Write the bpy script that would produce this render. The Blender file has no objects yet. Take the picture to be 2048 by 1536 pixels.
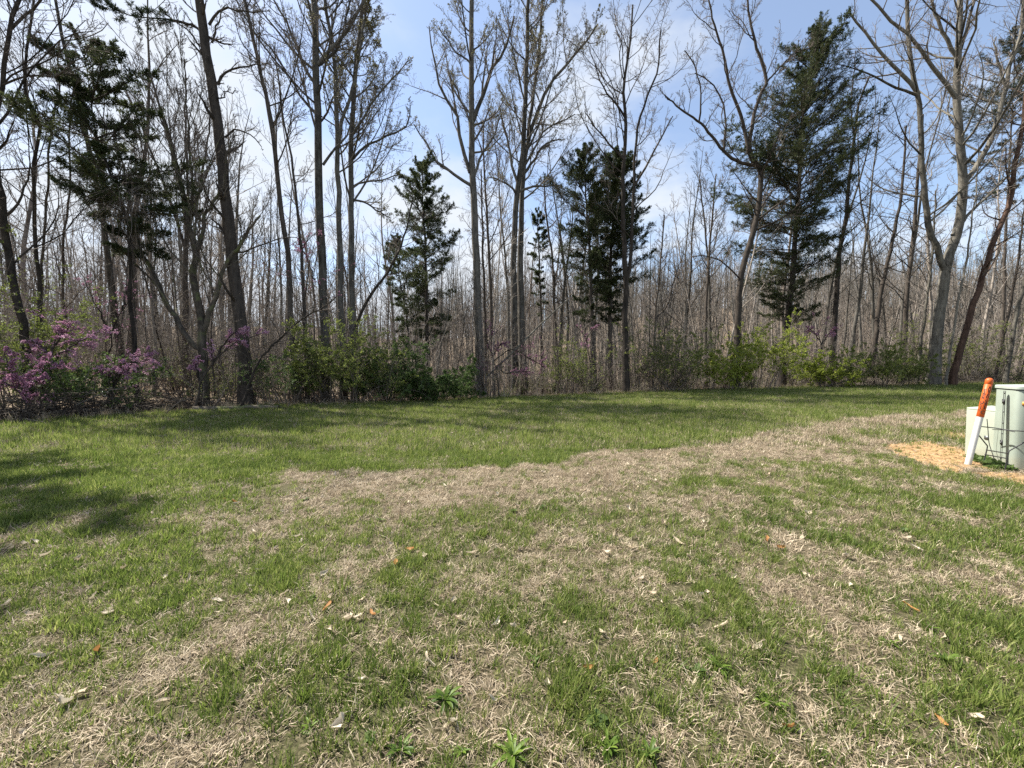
import bpy, math, random
import numpy as np
from mathutils import Vector, Matrix

# ------------------------------------------------------------------ camera, sky, sun, exposure
R_ = math.radians
scene = bpy.context.scene
COL = scene.collection
PITCH = -2.448
CAM_H = 1.6
FPX = 772.0                                   # focal length in pixels of the 2048 wide photograph
cam_d = bpy.data.cameras.new('camera')
cam_d.sensor_width = 36.0
cam_d.lens = FPX / 2048 * 36.0
cam_d.clip_start = 0.05
cam_d.clip_end = 4000
cam = bpy.data.objects.new('camera', cam_d)
COL.objects.link(cam)
cam.location = (0, 0, CAM_H)
cam.rotation_euler = (R_(90 + PITCH), 0, 0)
scene.camera = cam

SUN_AZ, SUN_EL = -65.0, 53.0                  # azimuth from +Y towards +X
sd = Vector((math.sin(R_(SUN_AZ)) * math.cos(R_(SUN_EL)), math.cos(R_(SUN_AZ)) * math.cos(R_(SUN_EL)), math.sin(R_(SUN_EL))))
sun_d = bpy.data.lights.new('sun', 'SUN')
sun_d.energy = 5.0
sun_d.angle = R_(0.6)
sun_d.color = (1.0, 0.95, 0.86)
sun = bpy.data.objects.new('sun', sun_d)
COL.objects.link(sun)
sun.rotation_euler = sd.to_track_quat('Z', 'Y').to_euler()
sun.location = (-20, 20, 40)

w = bpy.data.worlds.new('World')
scene.world = w
w.use_nodes = True
nt = w.node_tree
nt.nodes.clear()
def N(tree, t, **kw):
    n = tree.nodes.new(t)
    for k, v in kw.items():
        if k.startswith('i_'):
            n.inputs[k[2:]].default_value = v
        else:
            setattr(n, k, v)
    return n
out = N(nt, 'ShaderNodeOutputWorld')
bg = N(nt, 'ShaderNodeBackground'); bg.inputs['Strength'].default_value = 0.10
sky = N(nt, 'ShaderNodeTexSky', sky_type='NISHITA')
sky.sun_disc = False
sky.sun_elevation = R_(SUN_EL)
sky.sun_rotation = R_(SUN_AZ)
sky.air_density = 1.0; sky.dust_density = 0.6; sky.ozone_density = 1.6
tc = N(nt, 'ShaderNodeTexCoord')
sep = N(nt, 'ShaderNodeSeparateXYZ'); nt.links.new(tc.outputs['Generated'], sep.inputs[0])
def M(tree, op, a, b=None, clamp=False):
    n = tree.nodes.new('ShaderNodeMath'); n.operation = op; n.use_clamp = clamp
    for i, v in enumerate((a, b)):
        if v is None: continue
        if isinstance(v, (int, float)): n.inputs[i].default_value = v
        else: tree.links.new(v, n.inputs[i])
    return n.outputs[0]
zz = M(nt, 'MAXIMUM', sep.outputs[2], 0.0)
den = M(nt, 'ADD', zz, 0.22)
cx = M(nt, 'DIVIDE', sep.outputs[0], den)
cy = M(nt, 'DIVIDE', sep.outputs[1], den)
comb = N(nt, 'ShaderNodeCombineXYZ')
nt.links.new(cx, comb.inputs[0]); nt.links.new(cy, comb.inputs[1])
mp = N(nt, 'ShaderNodeMapping'); nt.links.new(comb.outputs[0], mp.inputs[0])
mp.inputs['Location'].default_value = (3.1, 0.6, 0)
mp.inputs['Rotation'].default_value = (0, 0, R_(28))
mp.inputs['Scale'].default_value = (0.8, 1.05, 1)
n1 = N(nt, 'ShaderNodeTexNoise'); nt.links.new(mp.outputs[0], n1.inputs['Vector'])
n1.inputs['Scale'].default_value = 1.7; n1.inputs['Detail'].default_value = 9; n1.inputs['Roughness'].default_value = 0.56; n1.inputs['Distortion'].default_value = 0.15
cov = M(nt, 'MULTIPLY', M(nt, 'SUBTRACT', 1.0, M(nt, 'MULTIPLY', zz, 2.0), True), 0.20)   # thicker cloud towards the horizon
sidec = M(nt, 'MULTIPLY', sep.outputs[0], -0.13)                                       # and towards the sun's side
cl = M(nt, 'ADD', M(nt, 'ADD', n1.outputs['Fac'], cov), sidec)
ramp = N(nt, 'ShaderNodeMapRange', interpolation_type='SMOOTHSTEP'); nt.links.new(cl, ramp.inputs[0])
ramp.inputs[1].default_value = 0.42; ramp.inputs[2].default_value = 0.70; ramp.inputs[3].default_value = 0.16; ramp.inputs[4].default_value = 1.0
mix = N(nt, 'ShaderNodeMix', data_type='RGBA')
nt.links.new(ramp.outputs[0], mix.inputs[0])
nt.links.new(sky.outputs[0], mix.inputs[6])
mix.inputs[7].default_value = (3.75, 4.0, 4.35, 1)
nt.links.new(mix.outputs[2], bg.inputs['Color'])
nt.links.new(bg.outputs[0], out.inputs[0])

scene.view_settings.view_transform = 'Standard'
scene.view_settings.look = 'None'
scene.view_settings.gamma = 1.0
scene.view_settings.use_curve_mapping = False
scene.view_settings.exposure = 1.25
scene.cycles.max_bounces = 6
scene.cycles.transparent_max_bounces = 4
scene.cycles.use_denoising = False

rng = np.random.default_rng(7)
random.seed(7)

# ------------------------------------------------------------------ helpers
def at(px, py, Y):
    """world point seen at pixel (px,py) of the 2048x1536 photograph at depth Y"""
    u, v = (px - 1024) / FPX, (768 - py) / FPX
    p = R_(PITCH)
    dx, dy, dz = u, math.cos(p) - v * math.sin(p), math.sin(p) + v * math.cos(p)
    s = Y / dy
    return np.array([dx * s, Y, CAM_H + dz * s])

_tab = np.random.default_rng(99).random((8, 256, 256))
def vnoise(x, y, scale, seed=0):
    x = np.asarray(x, float) / scale + 1000.37; y = np.asarray(y, float) / scale + 1000.71
    xi = np.floor(x).astype(int); yi = np.floor(y).astype(int)
    fx = x - xi; fy = y - yi
    fx = fx * fx * (3 - 2 * fx); fy = fy * fy * (3 - 2 * fy)
    T = _tab[seed]
    a = T[xi & 255, yi & 255]; b = T[(xi + 1) & 255, yi & 255]
    c = T[xi & 255, (yi + 1) & 255]; d = T[(xi + 1) & 255, (yi + 1) & 255]
    return (a * (1 - fx) + b * fx) * (1 - fy) + (c * (1 - fx) + d * fx) * fy
def sst(a, b, x):
    t = np.clip((np.asarray(x, float) - a) / (b - a), 0, 1)
    return t * t * (3 - 2 * t)
EX = [-60, -40, -20, -14, -12.2, -9.3, -5.1, -1.6, 5, 12, 20, 30, 45, 90]
EY = [-30, -12, 5, 10.6, 13.4, 15.3, 17.5, 19.6, 22, 24, 25, 26, 27, 28]
def ye(x): return np.interp(x, EX, EY)
def terrain(x, y):
    x = np.asarray(x, float); y = np.asarray(y, float)
    rise = 0.016 * np.log1p(np.exp(np.clip(x - 2, -30, 30))) * np.clip(y / 24, 0, 1.15)
    rise = np.minimum(rise, 0.75)
    bump = 0.05 * (vnoise(x, y, 2.3, 1) - 0.5) + 0.12 * (vnoise(x, y, 7.0, 2) - 0.5) * sst(3, 9, y)
    d = np.maximum(0, y - ye(x))
    ang = x / np.maximum(np.abs(y), 4)
    wl = 1 - sst(-0.55, -0.12, ang)
    left = 2.6 * sst(0, 45, d) - 7 * sst(60, 150, d) + 46 * sst(190, 420, d)
    right = -2.6 * sst(0, 20, d) + 11 * sst(26, 110, d) * sst(-0.15, 0.6, ang) + 14 * sst(26, 120, d) * sst(-0.4, -0.1, ang) + 20 * sst(200, 420, d)
    wood = wl * left + (1 - wl) * right
    rough = 0.35 * (vnoise(x, y, 3.0, 3) - 0.5) * sst(0, 4, d)
    return rise + bump + wood + rough

def yb(x): return np.interp(x, [-9, -5, -2.4, -0.2, 3.9, 9.8, 14, 20], [4.6, 5.2, 5.75, 6.3, 8.0, 11.3, 12.5, 12.5])
def green(x, y):
    """share of green grass in the turf"""
    f = yb(x) + 0.9 * (vnoise(x, y, 1.1, 4) - 0.5) + 0.5 * (vnoise(x, y, 0.3, 2) - 0.5) - y
    base = np.where(f < 0, 0.80, 0.0) + np.where(f >= 0, 0.16 + 0.44 * sst(0.8, 2.4, f), 0.0)
    lf = 1 - sst(-4.2, -1.6, np.asarray(x, float) + 0.25 * np.asarray(y, float) - 1.0)
    base = np.maximum(base, 0.62 * lf)
    n = 0.55 * (vnoise(x, y, 0.55, 5) - 0.5) + 0.45 * (vnoise(x, y, 0.19, 6) - 0.5) + 0.35 * (vnoise(x, y, 2.2, 7) - 0.5)
    bx = np.hypot(np.asarray(x, float) - 7.2, np.asarray(y, float) - 6.6)
    base = base * (0.45 + 0.55 * sst(1.4, 3.2, bx))
    return np.clip(base + n * 0.85, 0, 1)

# ---- materials
def mat(name, build):
    m = bpy.data.materials.new(name); m.use_nodes = True
    t = m.node_tree; t.nodes.clear()
    o = t.nodes.new('ShaderNodeOutputMaterial')
    build(t, o)
    return m
def ramp_col(t, fac, stops):
    r = t.nodes.new('ShaderNodeValToRGB')
    e = r.color_ramp.elements
    while len(e) < len(stops): e.new(0.5)
    for k, (p, c) in enumerate(stops):
        e[k].position = p; e[k].color = (*c, 1)
    t.links.new(fac, r.inputs[0])
    return r.outputs[0]
def bark(name, dark, light, scale=9.0, bump=0.8, moss=None):
    def b(t, o):
        p = N(t, 'ShaderNodeBsdfPrincipled'); p.inputs['Roughness'].default_value = 0.92
        p.inputs['Specular IOR Level'].default_value = 0.15
        g = N(t, 'ShaderNodeNewGeometry')
        mp = N(t, 'ShaderNodeMapping'); mp.inputs['Scale'].default_value = (1, 1, 0.16)
        t.links.new(g.outputs['Position'], mp.inputs[0])
        n = N(t, 'ShaderNodeTexNoise'); n.inputs['Scale'].default_value = scale; n.inputs['Detail'].default_value = 6; n.inputs['Roughness'].default_value = 0.65
        t.links.new(mp.outputs[0], n.inputs['Vector'])
        n2 = N(t, 'ShaderNodeTexNoise'); n2.inputs['Scale'].default_value = 1.3; n2.inputs['Detail'].default_value = 3
        t.links.new(g.outputs['Position'], n2.inputs['Vector'])
        n4 = N(t, 'ShaderNodeTexNoise'); n4.inputs['Scale'].default_value = 5.0; n4.inputs['Detail'].default_value = 4; n4.inputs['Roughness'].default_value = 0.7
        t.links.new(g.outputs['Position'], n4.inputs['Vector'])
        f = M(t, 'ADD', M(t, 'MULTIPLY', n.outputs['Fac'], 0.5), M(t, 'ADD', M(t, 'MULTIPLY', n2.outputs['Fac'], 0.2), M(t, 'MULTIPLY', n4.outputs['Fac'], 0.3)))
        oi = N(t, 'ShaderNodeObjectInfo')
        f = M(t, 'ADD', f, M(t, 'MULTIPLY', M(t, 'SUBTRACT', oi.outputs['Random'], 0.5), 0.16))
        c = ramp_col(t, f, [(0.38, dark), (0.5, tuple((a + b_) / 2 for a, b_ in zip(dark, light))), (0.62, light)])
        if moss:
            n3 = N(t, 'ShaderNodeTexNoise'); n3.inputs['Scale'].default_value = 2.5; t.links.new(g.outputs['Position'], n3.inputs['Vector'])
            mr = N(t, 'ShaderNodeMapRange'); t.links.new(n3.outputs['Fac'], mr.inputs[0]); mr.inputs[1].default_value = 0.52; mr.inputs[2].default_value = 0.68
            mx = N(t, 'ShaderNodeMix', data_type='RGBA'); t.links.new(mr.outputs[0], mx.inputs[0]); t.links.new(c, mx.inputs[6]); mx.inputs[7].default_value = (*moss, 1); c = mx.outputs[2]
        t.links.new(c, p.inputs['Base Color'])
        bm = N(t, 'ShaderNodeBump'); bm.inputs['Strength'].default_value = bump; bm.inputs['Distance'].default_value = 0.04
        t.links.new(n.outputs['Fac'], bm.inputs['Height']); t.links.new(bm.outputs[0], p.inputs['Normal'])
        t.links.new(p.outputs[0], o.inputs[0])
    return mat(name, b)
def leafy(name, stops, trans=0.35, rough=0.6, nscale=1.5):
    """leaf / blade material: colour varies per island, place and object"""
    def b(t, o):
        g = N(t, 'ShaderNodeNewGeometry'); oi = N(t, 'ShaderNodeObjectInfo')
        n = N(t, 'ShaderNodeTexNoise'); n.inputs['Scale'].default_value = nscale; n.inputs['Detail'].default_value = 2
        t.links.new(g.outputs['Position'], n.inputs['Vector'])
        f = M(t, 'ADD', M(t, 'MULTIPLY', g.outputs['Random Per Island'], 0.45), M(t, 'ADD', M(t, 'MULTIPLY', oi.outputs['Random'], 0.25), M(t, 'MULTIPLY', n.outputs['Fac'], 0.35)))
        c = ramp_col(t, f, stops)
        d = N(t, 'ShaderNodeBsdfPrincipled'); d.inputs['Roughness'].default_value = rough; d.inputs['Specular IOR Level'].default_value = 0.25
        tr = N(t, 'ShaderNodeBsdfTranslucent')
        t.links.new(c, d.inputs['Base Color']); t.links.new(c, tr.inputs['Color'])
        mx = N(t, 'ShaderNodeMixShader'); mx.inputs[0].default_value = trans
        t.links.new(d.outputs[0], mx.inputs[1]); t.links.new(tr.outputs[0], mx.inputs[2])
        t.links.new(mx.outputs[0], o.inputs[0])
    return mat(name, b)
def plain(name, col, rough=0.5, metal=0.0, var=0.08, scale=8.0, bump=0.0, spec=0.4, dirt=None):
    def b(t, o):
        p = N(t, 'ShaderNodeBsdfPrincipled'); p.inputs['Roughness'].default_value = rough; p.inputs['Metallic'].default_value = metal
        p.inputs['Specular IOR Level'].default_value = spec
        g = N(t, 'ShaderNodeNewGeometry')
        n = N(t, 'ShaderNodeTexNoise'); n.inputs['Scale'].default_value = scale; n.inputs['Detail'].default_value = 5
        t.links.new(g.outputs['Position'], n.inputs['Vector'])
        lo = tuple(max(0, c * (1 - var)) for c in col); hi = tuple(min(1, c * (1 + var)) for c in col)
        c = ramp_col(t, n.outputs['Fac'], [(0.3, lo), (0.7, hi)])
        if dirt:
            mr = N(t, 'ShaderNodeMapRange'); sp = N(t, 'ShaderNodeSeparateXYZ'); t.links.new(g.outputs['Position'], sp.inputs[0])
            hgt = M(t, 'ADD', sp.outputs[2], M(t, 'MULTIPLY', n.outputs['Fac'], 0.22))
            t.links.new(hgt, mr.inputs[0]); mr.inputs[1].default_value = 0.36; mr.inputs[2].default_value = 0.10
            mr.inputs[3].default_value = 0.0; mr.inputs[4].default_value = 0.55
            mx = N(t, 'ShaderNodeMix', data_type='RGBA'); t.links.new(mr.outputs[0], mx.inputs[0]); t.links.new(c, mx.inputs[6]); mx.inputs[7].default_value = (*dirt, 1); c = mx.outputs[2]
        t.links.new(c, p.inputs['Base Color'])
        if bump:
            bm = N(t, 'ShaderNodeBump'); bm.inputs['Strength'].default_value = bump; bm.inputs['Distance'].default_value = 0.01
            t.links.new(n.outputs['Fac'], bm.inputs['Height']); t.links.new(bm.outputs[0], p.inputs['Normal'])
        t.links.new(p.outputs[0], o.inputs[0])
    return mat(name, b)

BARK = {
    'grey': bark('bark_grey', (0.042, 0.037, 0.031), (0.17, 0.158, 0.138)),
    'brown': bark('bark_brown', (0.03, 0.025, 0.021), (0.115, 0.096, 0.08)),
    'dark': bark('bark_dark', (0.025, 0.021, 0.018), (0.085, 0.07, 0.058)),
    'pale': bark('bark_pale', (0.04, 0.036, 0.03), (0.20, 0.185, 0.155), 7.0, 0.9),
    'mossy': bark('bark_mossy', (0.05, 0.042, 0.034), (0.17, 0.145, 0.115), moss=(0.12, 0.13, 0.06)),
    'red': bark('bark_red', (0.035, 0.022, 0.017), (0.12, 0.075, 0.055)),
    'twig': bark('bark_twig', (0.085, 0.07, 0.06), (0.25, 0.212, 0.18), 4.0, 0.0),
    'wood': bark('bark_wood', (0.13, 0.11, 0.092), (0.36, 0.315, 0.27), 4.0, 0.0),
}
MAT_CEDAR = leafy('cedar_foliage', [(0.2, (0.022, 0.034, 0.013)), (0.5, (0.05, 0.068, 0.026)), (0.85, (0.095, 0.108, 0.042))], 0.35)
MAT_PINE = leafy('pine_needles', [(0.2, (0.02, 0.03, 0.016)), (0.8, (0.06, 0.078, 0.04))], 0.2)
MAT_SHRUB = leafy('shrub_leaves', [(0.2, (0.085, 0.11, 0.025)), (0.5, (0.165, 0.205, 0.048)), (0.8, (0.27, 0.30, 0.08))], 0.45)
MAT_SHRUB_D = leafy('dark_shrub_leaves', [(0.2, (0.045, 0.08, 0.022)), (0.5, (0.085, 0.135, 0.036)), (0.8, (0.15, 0.205, 0.06))], 0.4)
MAT_SHRUB_B = leafy('bright_shrub_leaves', [(0.2, (0.14, 0.19, 0.03)), (0.5, (0.27, 0.33, 0.05)), (0.8, (0.40, 0.44, 0.08))], 0.55)
MAT_BLOSSOM = leafy('redbud_blossom', [(0.2, (0.22, 0.08, 0.16)), (0.5, (0.42, 0.21, 0.32)), (0.85, (0.62, 0.40, 0.51))], 0.35)
MAT_BUD = leafy('leaf_buds', [(0.2, (0.10, 0.10, 0.045)), (0.8, (0.23, 0.21, 0.10))], 0.35)
MAT_GRASS = leafy('grass_blades', [(0.2, (0.05, 0.09, 0.016)), (0.5, (0.145, 0.20, 0.04)), (0.85, (0.36, 0.38, 0.125))], 0.52, 0.55, 0.9)
MAT_STRAW = leafy('dry_grass_blades', [(0.2, (0.17, 0.128, 0.085)), (0.5, (0.38, 0.305, 0.21)), (0.85, (0.66, 0.565, 0.42))], 0.25, 0.7, 1.2)
MAT_WEED = leafy('weed_leaves', [(0.2, (0.05, 0.095, 0.016)), (0.8, (0.17, 0.25, 0.04))], 0.4, 0.45, 6)
MAT_LEAF = leafy('dry_leaf', [(0.2, (0.30, 0.21, 0.12)), (0.5, (0.52, 0.43, 0.31)), (0.85, (0.66, 0.60, 0.50))], 0.25, 0.7, 2)
MAT_LEAF_O = leafy('orange_dry_leaf', [(0.2, (0.20, 0.09, 0.04)), (0.8, (0.50, 0.26, 0.09))], 0.3, 0.7, 2)
MAT_LITTER = leafy('wood_litter', [(0.2, (0.085, 0.052, 0.03)), (0.5, (0.17, 0.115, 0.07)), (0.85, (0.30, 0.22, 0.15))], 0.2, 0.8, 0.8)

# ---- mesh building
class Acc:
    def __init__(self): self.v = []; self.f = []; self.n = 0
    def add(self, verts, faces):
        self.v.append(np.asarray(verts, float).reshape(-1, 3)); self.f.append(np.asarray(faces) + self.n); self.n += len(self.v[-1])
    def tubes(self, P, R, sides):
        P = np.asarray(P, float); R = np.asarray(R, float)
        Mn, n, _ = P.shape
        if Mn == 0: return self
        T = np.empty_like(P); T[:, 1:-1] = P[:, 2:] - P[:, :-2]; T[:, 0] = P[:, 1] - P[:, 0]; T[:, -1] = P[:, -1] - P[:, -2]
        T /= np.linalg.norm(T, axis=2, keepdims=True) + 1e-9
        mean = P[:, -1] - P[:, 0]
        ref = np.zeros((Mn, 3)); ref[np.arange(Mn), np.argmin(np.abs(mean), axis=1)] = 1
        U = np.cross(np.broadcast_to(ref[:, None], T.shape), T); U /= np.linalg.norm(U, axis=2, keepdims=True) + 1e-9
        V = np.cross(T, U)
        a = np.arange(sides) * 2 * math.pi / sides
        ring = U[:, :, None] * np.cos(a)[None, None, :, None] + V[:, :, None] * np.sin(a)[None, None, :, None]
        verts = P[:, :, None] + ring * R[:, :, None, None]
        m, i, j = np.meshgrid(np.arange(Mn), np.arange(n - 1), np.arange(sides), indexing='ij')
        b = (m * n + i) * sides; j2 = (j + 1) % sides
        faces = np.stack([b + j, b + j2, b + sides + j2, b + sides + j], -1).reshape(-1, 4)
        self.add(verts.reshape(-1, 3), faces)
        return self
    def leaves(self, C, D, size, width=0.45, rs=None, fold=0.0):
        """one diamond leaf per point C, pointing along D"""
        rs = rs or rng
        C = np.asarray(C, float); n = len(C)
        if n == 0: return self
        D = D / (np.linalg.norm(D, axis=1, keepdims=True) + 1e-9)
        S = np.cross(D, rs.normal(size=(n, 3))); S /= np.linalg.norm(S, axis=1, keepdims=True) + 1e-9
        size = np.broadcast_to(np.asarray(size, float), (n,))[:, None]
        v = np.stack([C, C + D * size * 0.5 + S * size * width * 0.5, C + D * size, C + D * size * 0.5 - S * size * width * 0.5], 1)
        self.add(v.reshape(-1, 3), np.arange(4 * n).reshape(n, 4))
        return self
    def mesh(self, name, m, smooth=True):
        me = bpy.data.meshes.new(name)
        if self.n:
            V = np.concatenate(self.v)
            quads = np.concatenate([f for f in self.f if f.shape[1] == 4] or [np.zeros((0, 4), int)])
            tris = np.concatenate([f for f in self.f if f.shape[1] == 3] or [np.zeros((0, 3), int)])
            me.vertices.add(len(V)); me.vertices.foreach_set('co', V.astype(np.float32).ravel())
            loops = np.concatenate([quads.ravel(), tris.ravel()]).astype(np.int32)
            me.loops.add(len(loops)); me.loops.foreach_set('vertex_index', loops)
            starts = np.concatenate([np.arange(len(quads)) * 4, len(quads) * 4 + np.arange(len(tris)) * 3]).astype(np.int32)
            me.polygons.add(len(starts)); me.polygons.foreach_set('loop_start', starts)
            if smooth: me.polygons.foreach_set('use_smooth', np.ones(len(starts), bool))
            me.update(calc_edges=True)
        for x in (m if isinstance(m, (list, tuple)) else [m]): me.materials.append(x)
        return me
    def obj(self, name, m, parent=None, smooth=True, kind=None):
        o = bpy.data.objects.new(name, self.mesh(name, m, smooth)); COL.objects.link(o)
        if parent: o.parent = parent
        if kind: o['kind'] = kind
        return o
def tag(o, label=None, cat=None, group=None, kind=None):
    for k, v in (('label', label), ('category', cat), ('group', group), ('kind', kind)):
        if v: o[k] = v
    return o
def empty(name, loc, label, cat, group=None):
    o = bpy.data.objects.new(name, None); COL.objects.link(o); o.location = Vector([float(c) for c in loc])
    o.empty_display_size = 0.2
    return tag(o, label, cat, group)

# ---- plant growing
def smooth_poly(pts, n):
    """Catmull-Rom through pts, n even samples"""
    p = np.asarray(pts, float)
    if len(p) == 2: return p[0] + (p[1] - p[0]) * np.linspace(0, 1, n)[:, None]
    q = np.vstack([2 * p[0] - p[1], p, 2 * p[-1] - p[-2]])
    o = []
    for i in range(len(p) - 1):
        for t in np.linspace(0, 1, 12, endpoint=False):
            a, b, c, d = q[i:i + 4]
            o.append(0.5 * (2 * b + (c - a) * t + (2 * a - 5 * b + 4 * c - d) * t * t + (3 * b - a - 3 * c + d) * t ** 3))
    o = np.array(o + [p[-1]])
    s = np.r_[0, np.cumsum(np.linalg.norm(np.diff(o, axis=0), axis=1))]
    return np.stack([np.interp(np.linspace(0, s[-1], n), s, o[:, k]) for k in range(3)], 1)
def sample(P, R, t):
    n = P.shape[1]; f = np.clip(t, 0, 0.9999) * (n - 1); i = f.astype(int); wv = (f - i)[..., None]
    m = np.arange(P.shape[0])[:, None]
    pos = P[m, i] * (1 - wv) + P[m, i + 1] * wv
    tan = P[m, i + 1] - P[m, i]; tan /= np.linalg.norm(tan, axis=-1, keepdims=True) + 1e-9
    return pos, tan, R[m, i] * (1 - wv[..., 0]) + R[m, i + 1] * wv[..., 0]
def march(rs, pos, d, L, n, wig, up):
    P = [pos]; step = (L / (n - 1))[:, None]
    for k in range(n - 1):
        d = d + rs.normal(size=d.shape) * wig + np.array([0, 0, up])
        d = d / (np.linalg.norm(d, axis=1, keepdims=True) + 1e-9)
        P.append(P[-1] + d * step)
    return np.stack(P, 1)
def grow(rs, P, R, c, t0, t1, ang, lr, n, wig, up, rr=0.6, rmin=0.006, L=None, shape=0.6, rmax=9):
    Mn = P.shape[0]
    if Mn == 0: return np.zeros((0, n, 3)), np.zeros((0, n)), np.zeros((0,))
    t = t0 + (t1 - t0) * (np.arange(c)[None] + rs.random((Mn, c))) / c
    pos, tan, rad = sample(P, R, t)
    plen = np.linalg.norm(np.diff(P, axis=1), axis=2).sum(1)
    a = rs.normal(size=pos.shape); side = a - (a * tan).sum(-1, keepdims=True) * tan
    side /= np.linalg.norm(side, axis=-1, keepdims=True) + 1e-9
    an = np.radians(ang) * rs.uniform(0.7, 1.25, t.shape)[..., None]
    d = tan * np.cos(an) + side * np.sin(an)
    ln = (lr * plen[:, None] if L is None else np.asarray(L(t) if callable(L) else L)) * (1 - shape * (t - t0) / max(t1 - t0, 1e-6)) * rs.uniform(0.55, 1.25, t.shape)
    ln = np.broadcast_to(ln, t.shape)
    pos, d, ln, rad = pos.reshape(-1, 3), d.reshape(-1, 3), ln.ravel(), rad.ravel()
    Q = march(rs, pos, d, ln, n, wig, up)
    r0 = np.minimum(np.maximum(rad * rr * rs.uniform(0.7, 1.1, rad.shape), rmin), rmax)
    s = np.linspace(0, 1, n)[None]
    return Q, r0[:, None] * (1 - s) ** 0.85 + rmin * s, t.ravel()
def catn(*a):
    a = [x for x in a if x is not None and len(x)]
    return np.concatenate(a)
def wpx(px, Y, width):                       # radius in metres of a trunk WIDTH pixels wide in the photograph
    u = (px - 1024) / FPX
    return 0.5 * width * Y / FPX / math.sqrt(1 + u * u)
def stem_from_px(pts, Y, w0, w1, n=24, ground=True, jitter=0.02, rs=rng):
    Yl = [p[2] if len(p) > 2 else Y for p in pts]
    P = [at(p[0], p[1], y) for p, y in zip(pts, Yl)]
    if ground:
        g = P[0].copy(); g[2] = terrain(g[0], g[1]) - 0.12
        if P[0][2] < g[2] + 0.5: P[0] = g
        else: P.insert(0, g)
    Q = smooth_poly(P, n)
    Q[1:] += rs.normal(size=(n - 1, 3)) * jitter
    r0, r1 = wpx(pts[0][0], Y, w0), wpx(pts[-1][0], Y, w1)
    s = np.linspace(0, 1, n)
    Rr = r0 * (1 - s) + r1 * s
    if ground: Rr *= 1 + 0.35 * np.exp(-s * 24)
    return Q, Rr

# ------------------------------------------------------------------ ground
def build_ground():
    na, nr = 440, 160
    a = np.arange(na) * 2 * math.pi / na
    r = np.r_[0.0, np.geomspace(0.25, 1400, nr)]
    A, RR = np.meshgrid(a, r[1:])
    X = np.r_[0.0, (np.sin(A) * RR).ravel()]; Y = np.r_[0.0, (np.cos(A) * RR).ravel()]
    Z = terrain(X, Y)
    ac = Acc()
    i, j = np.meshgrid(np.arange(nr - 1), np.arange(na), indexing='ij'); j2 = (j + 1) % na
    q = np.stack([1 + i * na + j2, 1 + i * na + j, 1 + (i + 1) * na + j, 1 + (i + 1) * na + j2], -1).reshape(-1, 4)
    ac.add(np.stack([X, Y, Z], 1), q)
    jj = np.arange(na)
    ac.f.append(np.stack([np.zeros(na, int), 1 + jj, 1 + (jj + 1) % na], 1)[:, ::-1])
    def b(t, o):
        p = N(t, 'ShaderNodeBsdfPrincipled'); p.inputs['Roughness'].default_value = 0.95; p.inputs['Specular IOR Level'].default_value = 0.1
        g = N(t, 'ShaderNodeNewGeometry')
        ag = N(t, 'ShaderNodeAttribute', attribute_name='green'); aw = N(t, 'ShaderNodeAttribute', attribute_name='wood')
        def noise(sc, det=4):
            n = N(t, 'ShaderNodeTexNoise'); n.inputs['Scale'].default_value = sc; n.inputs['Detail'].default_value = det; n.inputs['Roughness'].default_value = 0.7
            t.links.new(g.outputs['Position'], n.inputs['Vector']); return n.outputs['Fac']
        nf, nm, nl = noise(60, 5), noise(9, 5), noise(0.8, 4)
        thatch = ramp_col(t, nf, [(0.3, (0.03, 0.023, 0.015)), (0.5, (0.10, 0.077, 0.05)), (0.7, (0.22, 0.175, 0.12))])
        turf = ramp_col(t, nf, [(0.3, (0.016, 0.02, 0.008)), (0.5, (0.05, 0.057, 0.022)), (0.7, (0.11, 0.11, 0.05))])
        f = M(t, 'ADD', ag.outputs['Fac'], M(t, 'MULTIPLY', M(t, 'SUBTRACT', nm, 0.5), 1.1), True)
        m1 = N(t, 'ShaderNodeMix', data_type='RGBA'); t.links.new(f, m1.inputs[0]); t.links.new(thatch, m1.inputs[6]); t.links.new(turf, m1.inputs[7])
        lit = ramp_col(t, M(t, 'ADD', M(t, 'MULTIPLY', nm, 0.6), M(t, 'MULTIPLY', nl, 0.4)), [(0.36, (0.07, 0.052, 0.037)), (0.5, (0.185, 0.142, 0.10)), (0.64, (0.34, 0.27, 0.20))])
        wf = M(t, 'ADD', aw.outputs['Fac'], M(t, 'MULTIPLY', M(t, 'SUBTRACT', nm, 0.5), 0.7), True)
        m2 = N(t, 'ShaderNodeMix', data_type='RGBA'); t.links.new(wf, m2.inputs[0]); t.links.new(m1.outputs[2], m2.inputs[6]); t.links.new(lit, m2.inputs[7])
        t.links.new(m2.outputs[2], p.inputs['Base Color'])
        bm = N(t, 'ShaderNodeBump'); bm.inputs['Strength'].default_value = 0.7; bm.inputs['Distance'].default_value = 0.03
        t.links.new(M(t, 'ADD', nm, M(t, 'MULTIPLY', nf, 0.4)), bm.inputs['Height']); t.links.new(bm.outputs[0], p.inputs['Normal'])
        t.links.new(p.outputs[0], o.inputs[0])
    o = ac.obj('ground', mat('ground_turf_and_litter', b), kind='structure')
    at1 = o.data.attributes.new('green', 'FLOAT', 'POINT'); at1.data.foreach_set('value', green(X, Y).astype(np.float32))
    wd = sst(-0.25, 0.45, Y - ye(X) + 0.8 * (vnoise(X, Y, 0.9, 4) - 0.5))
    at2 = o.data.attributes.new('wood', 'FLOAT', 'POINT'); at2.data.foreach_set('value', wd.astype(np.float32))
    return o
build_ground()

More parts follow.
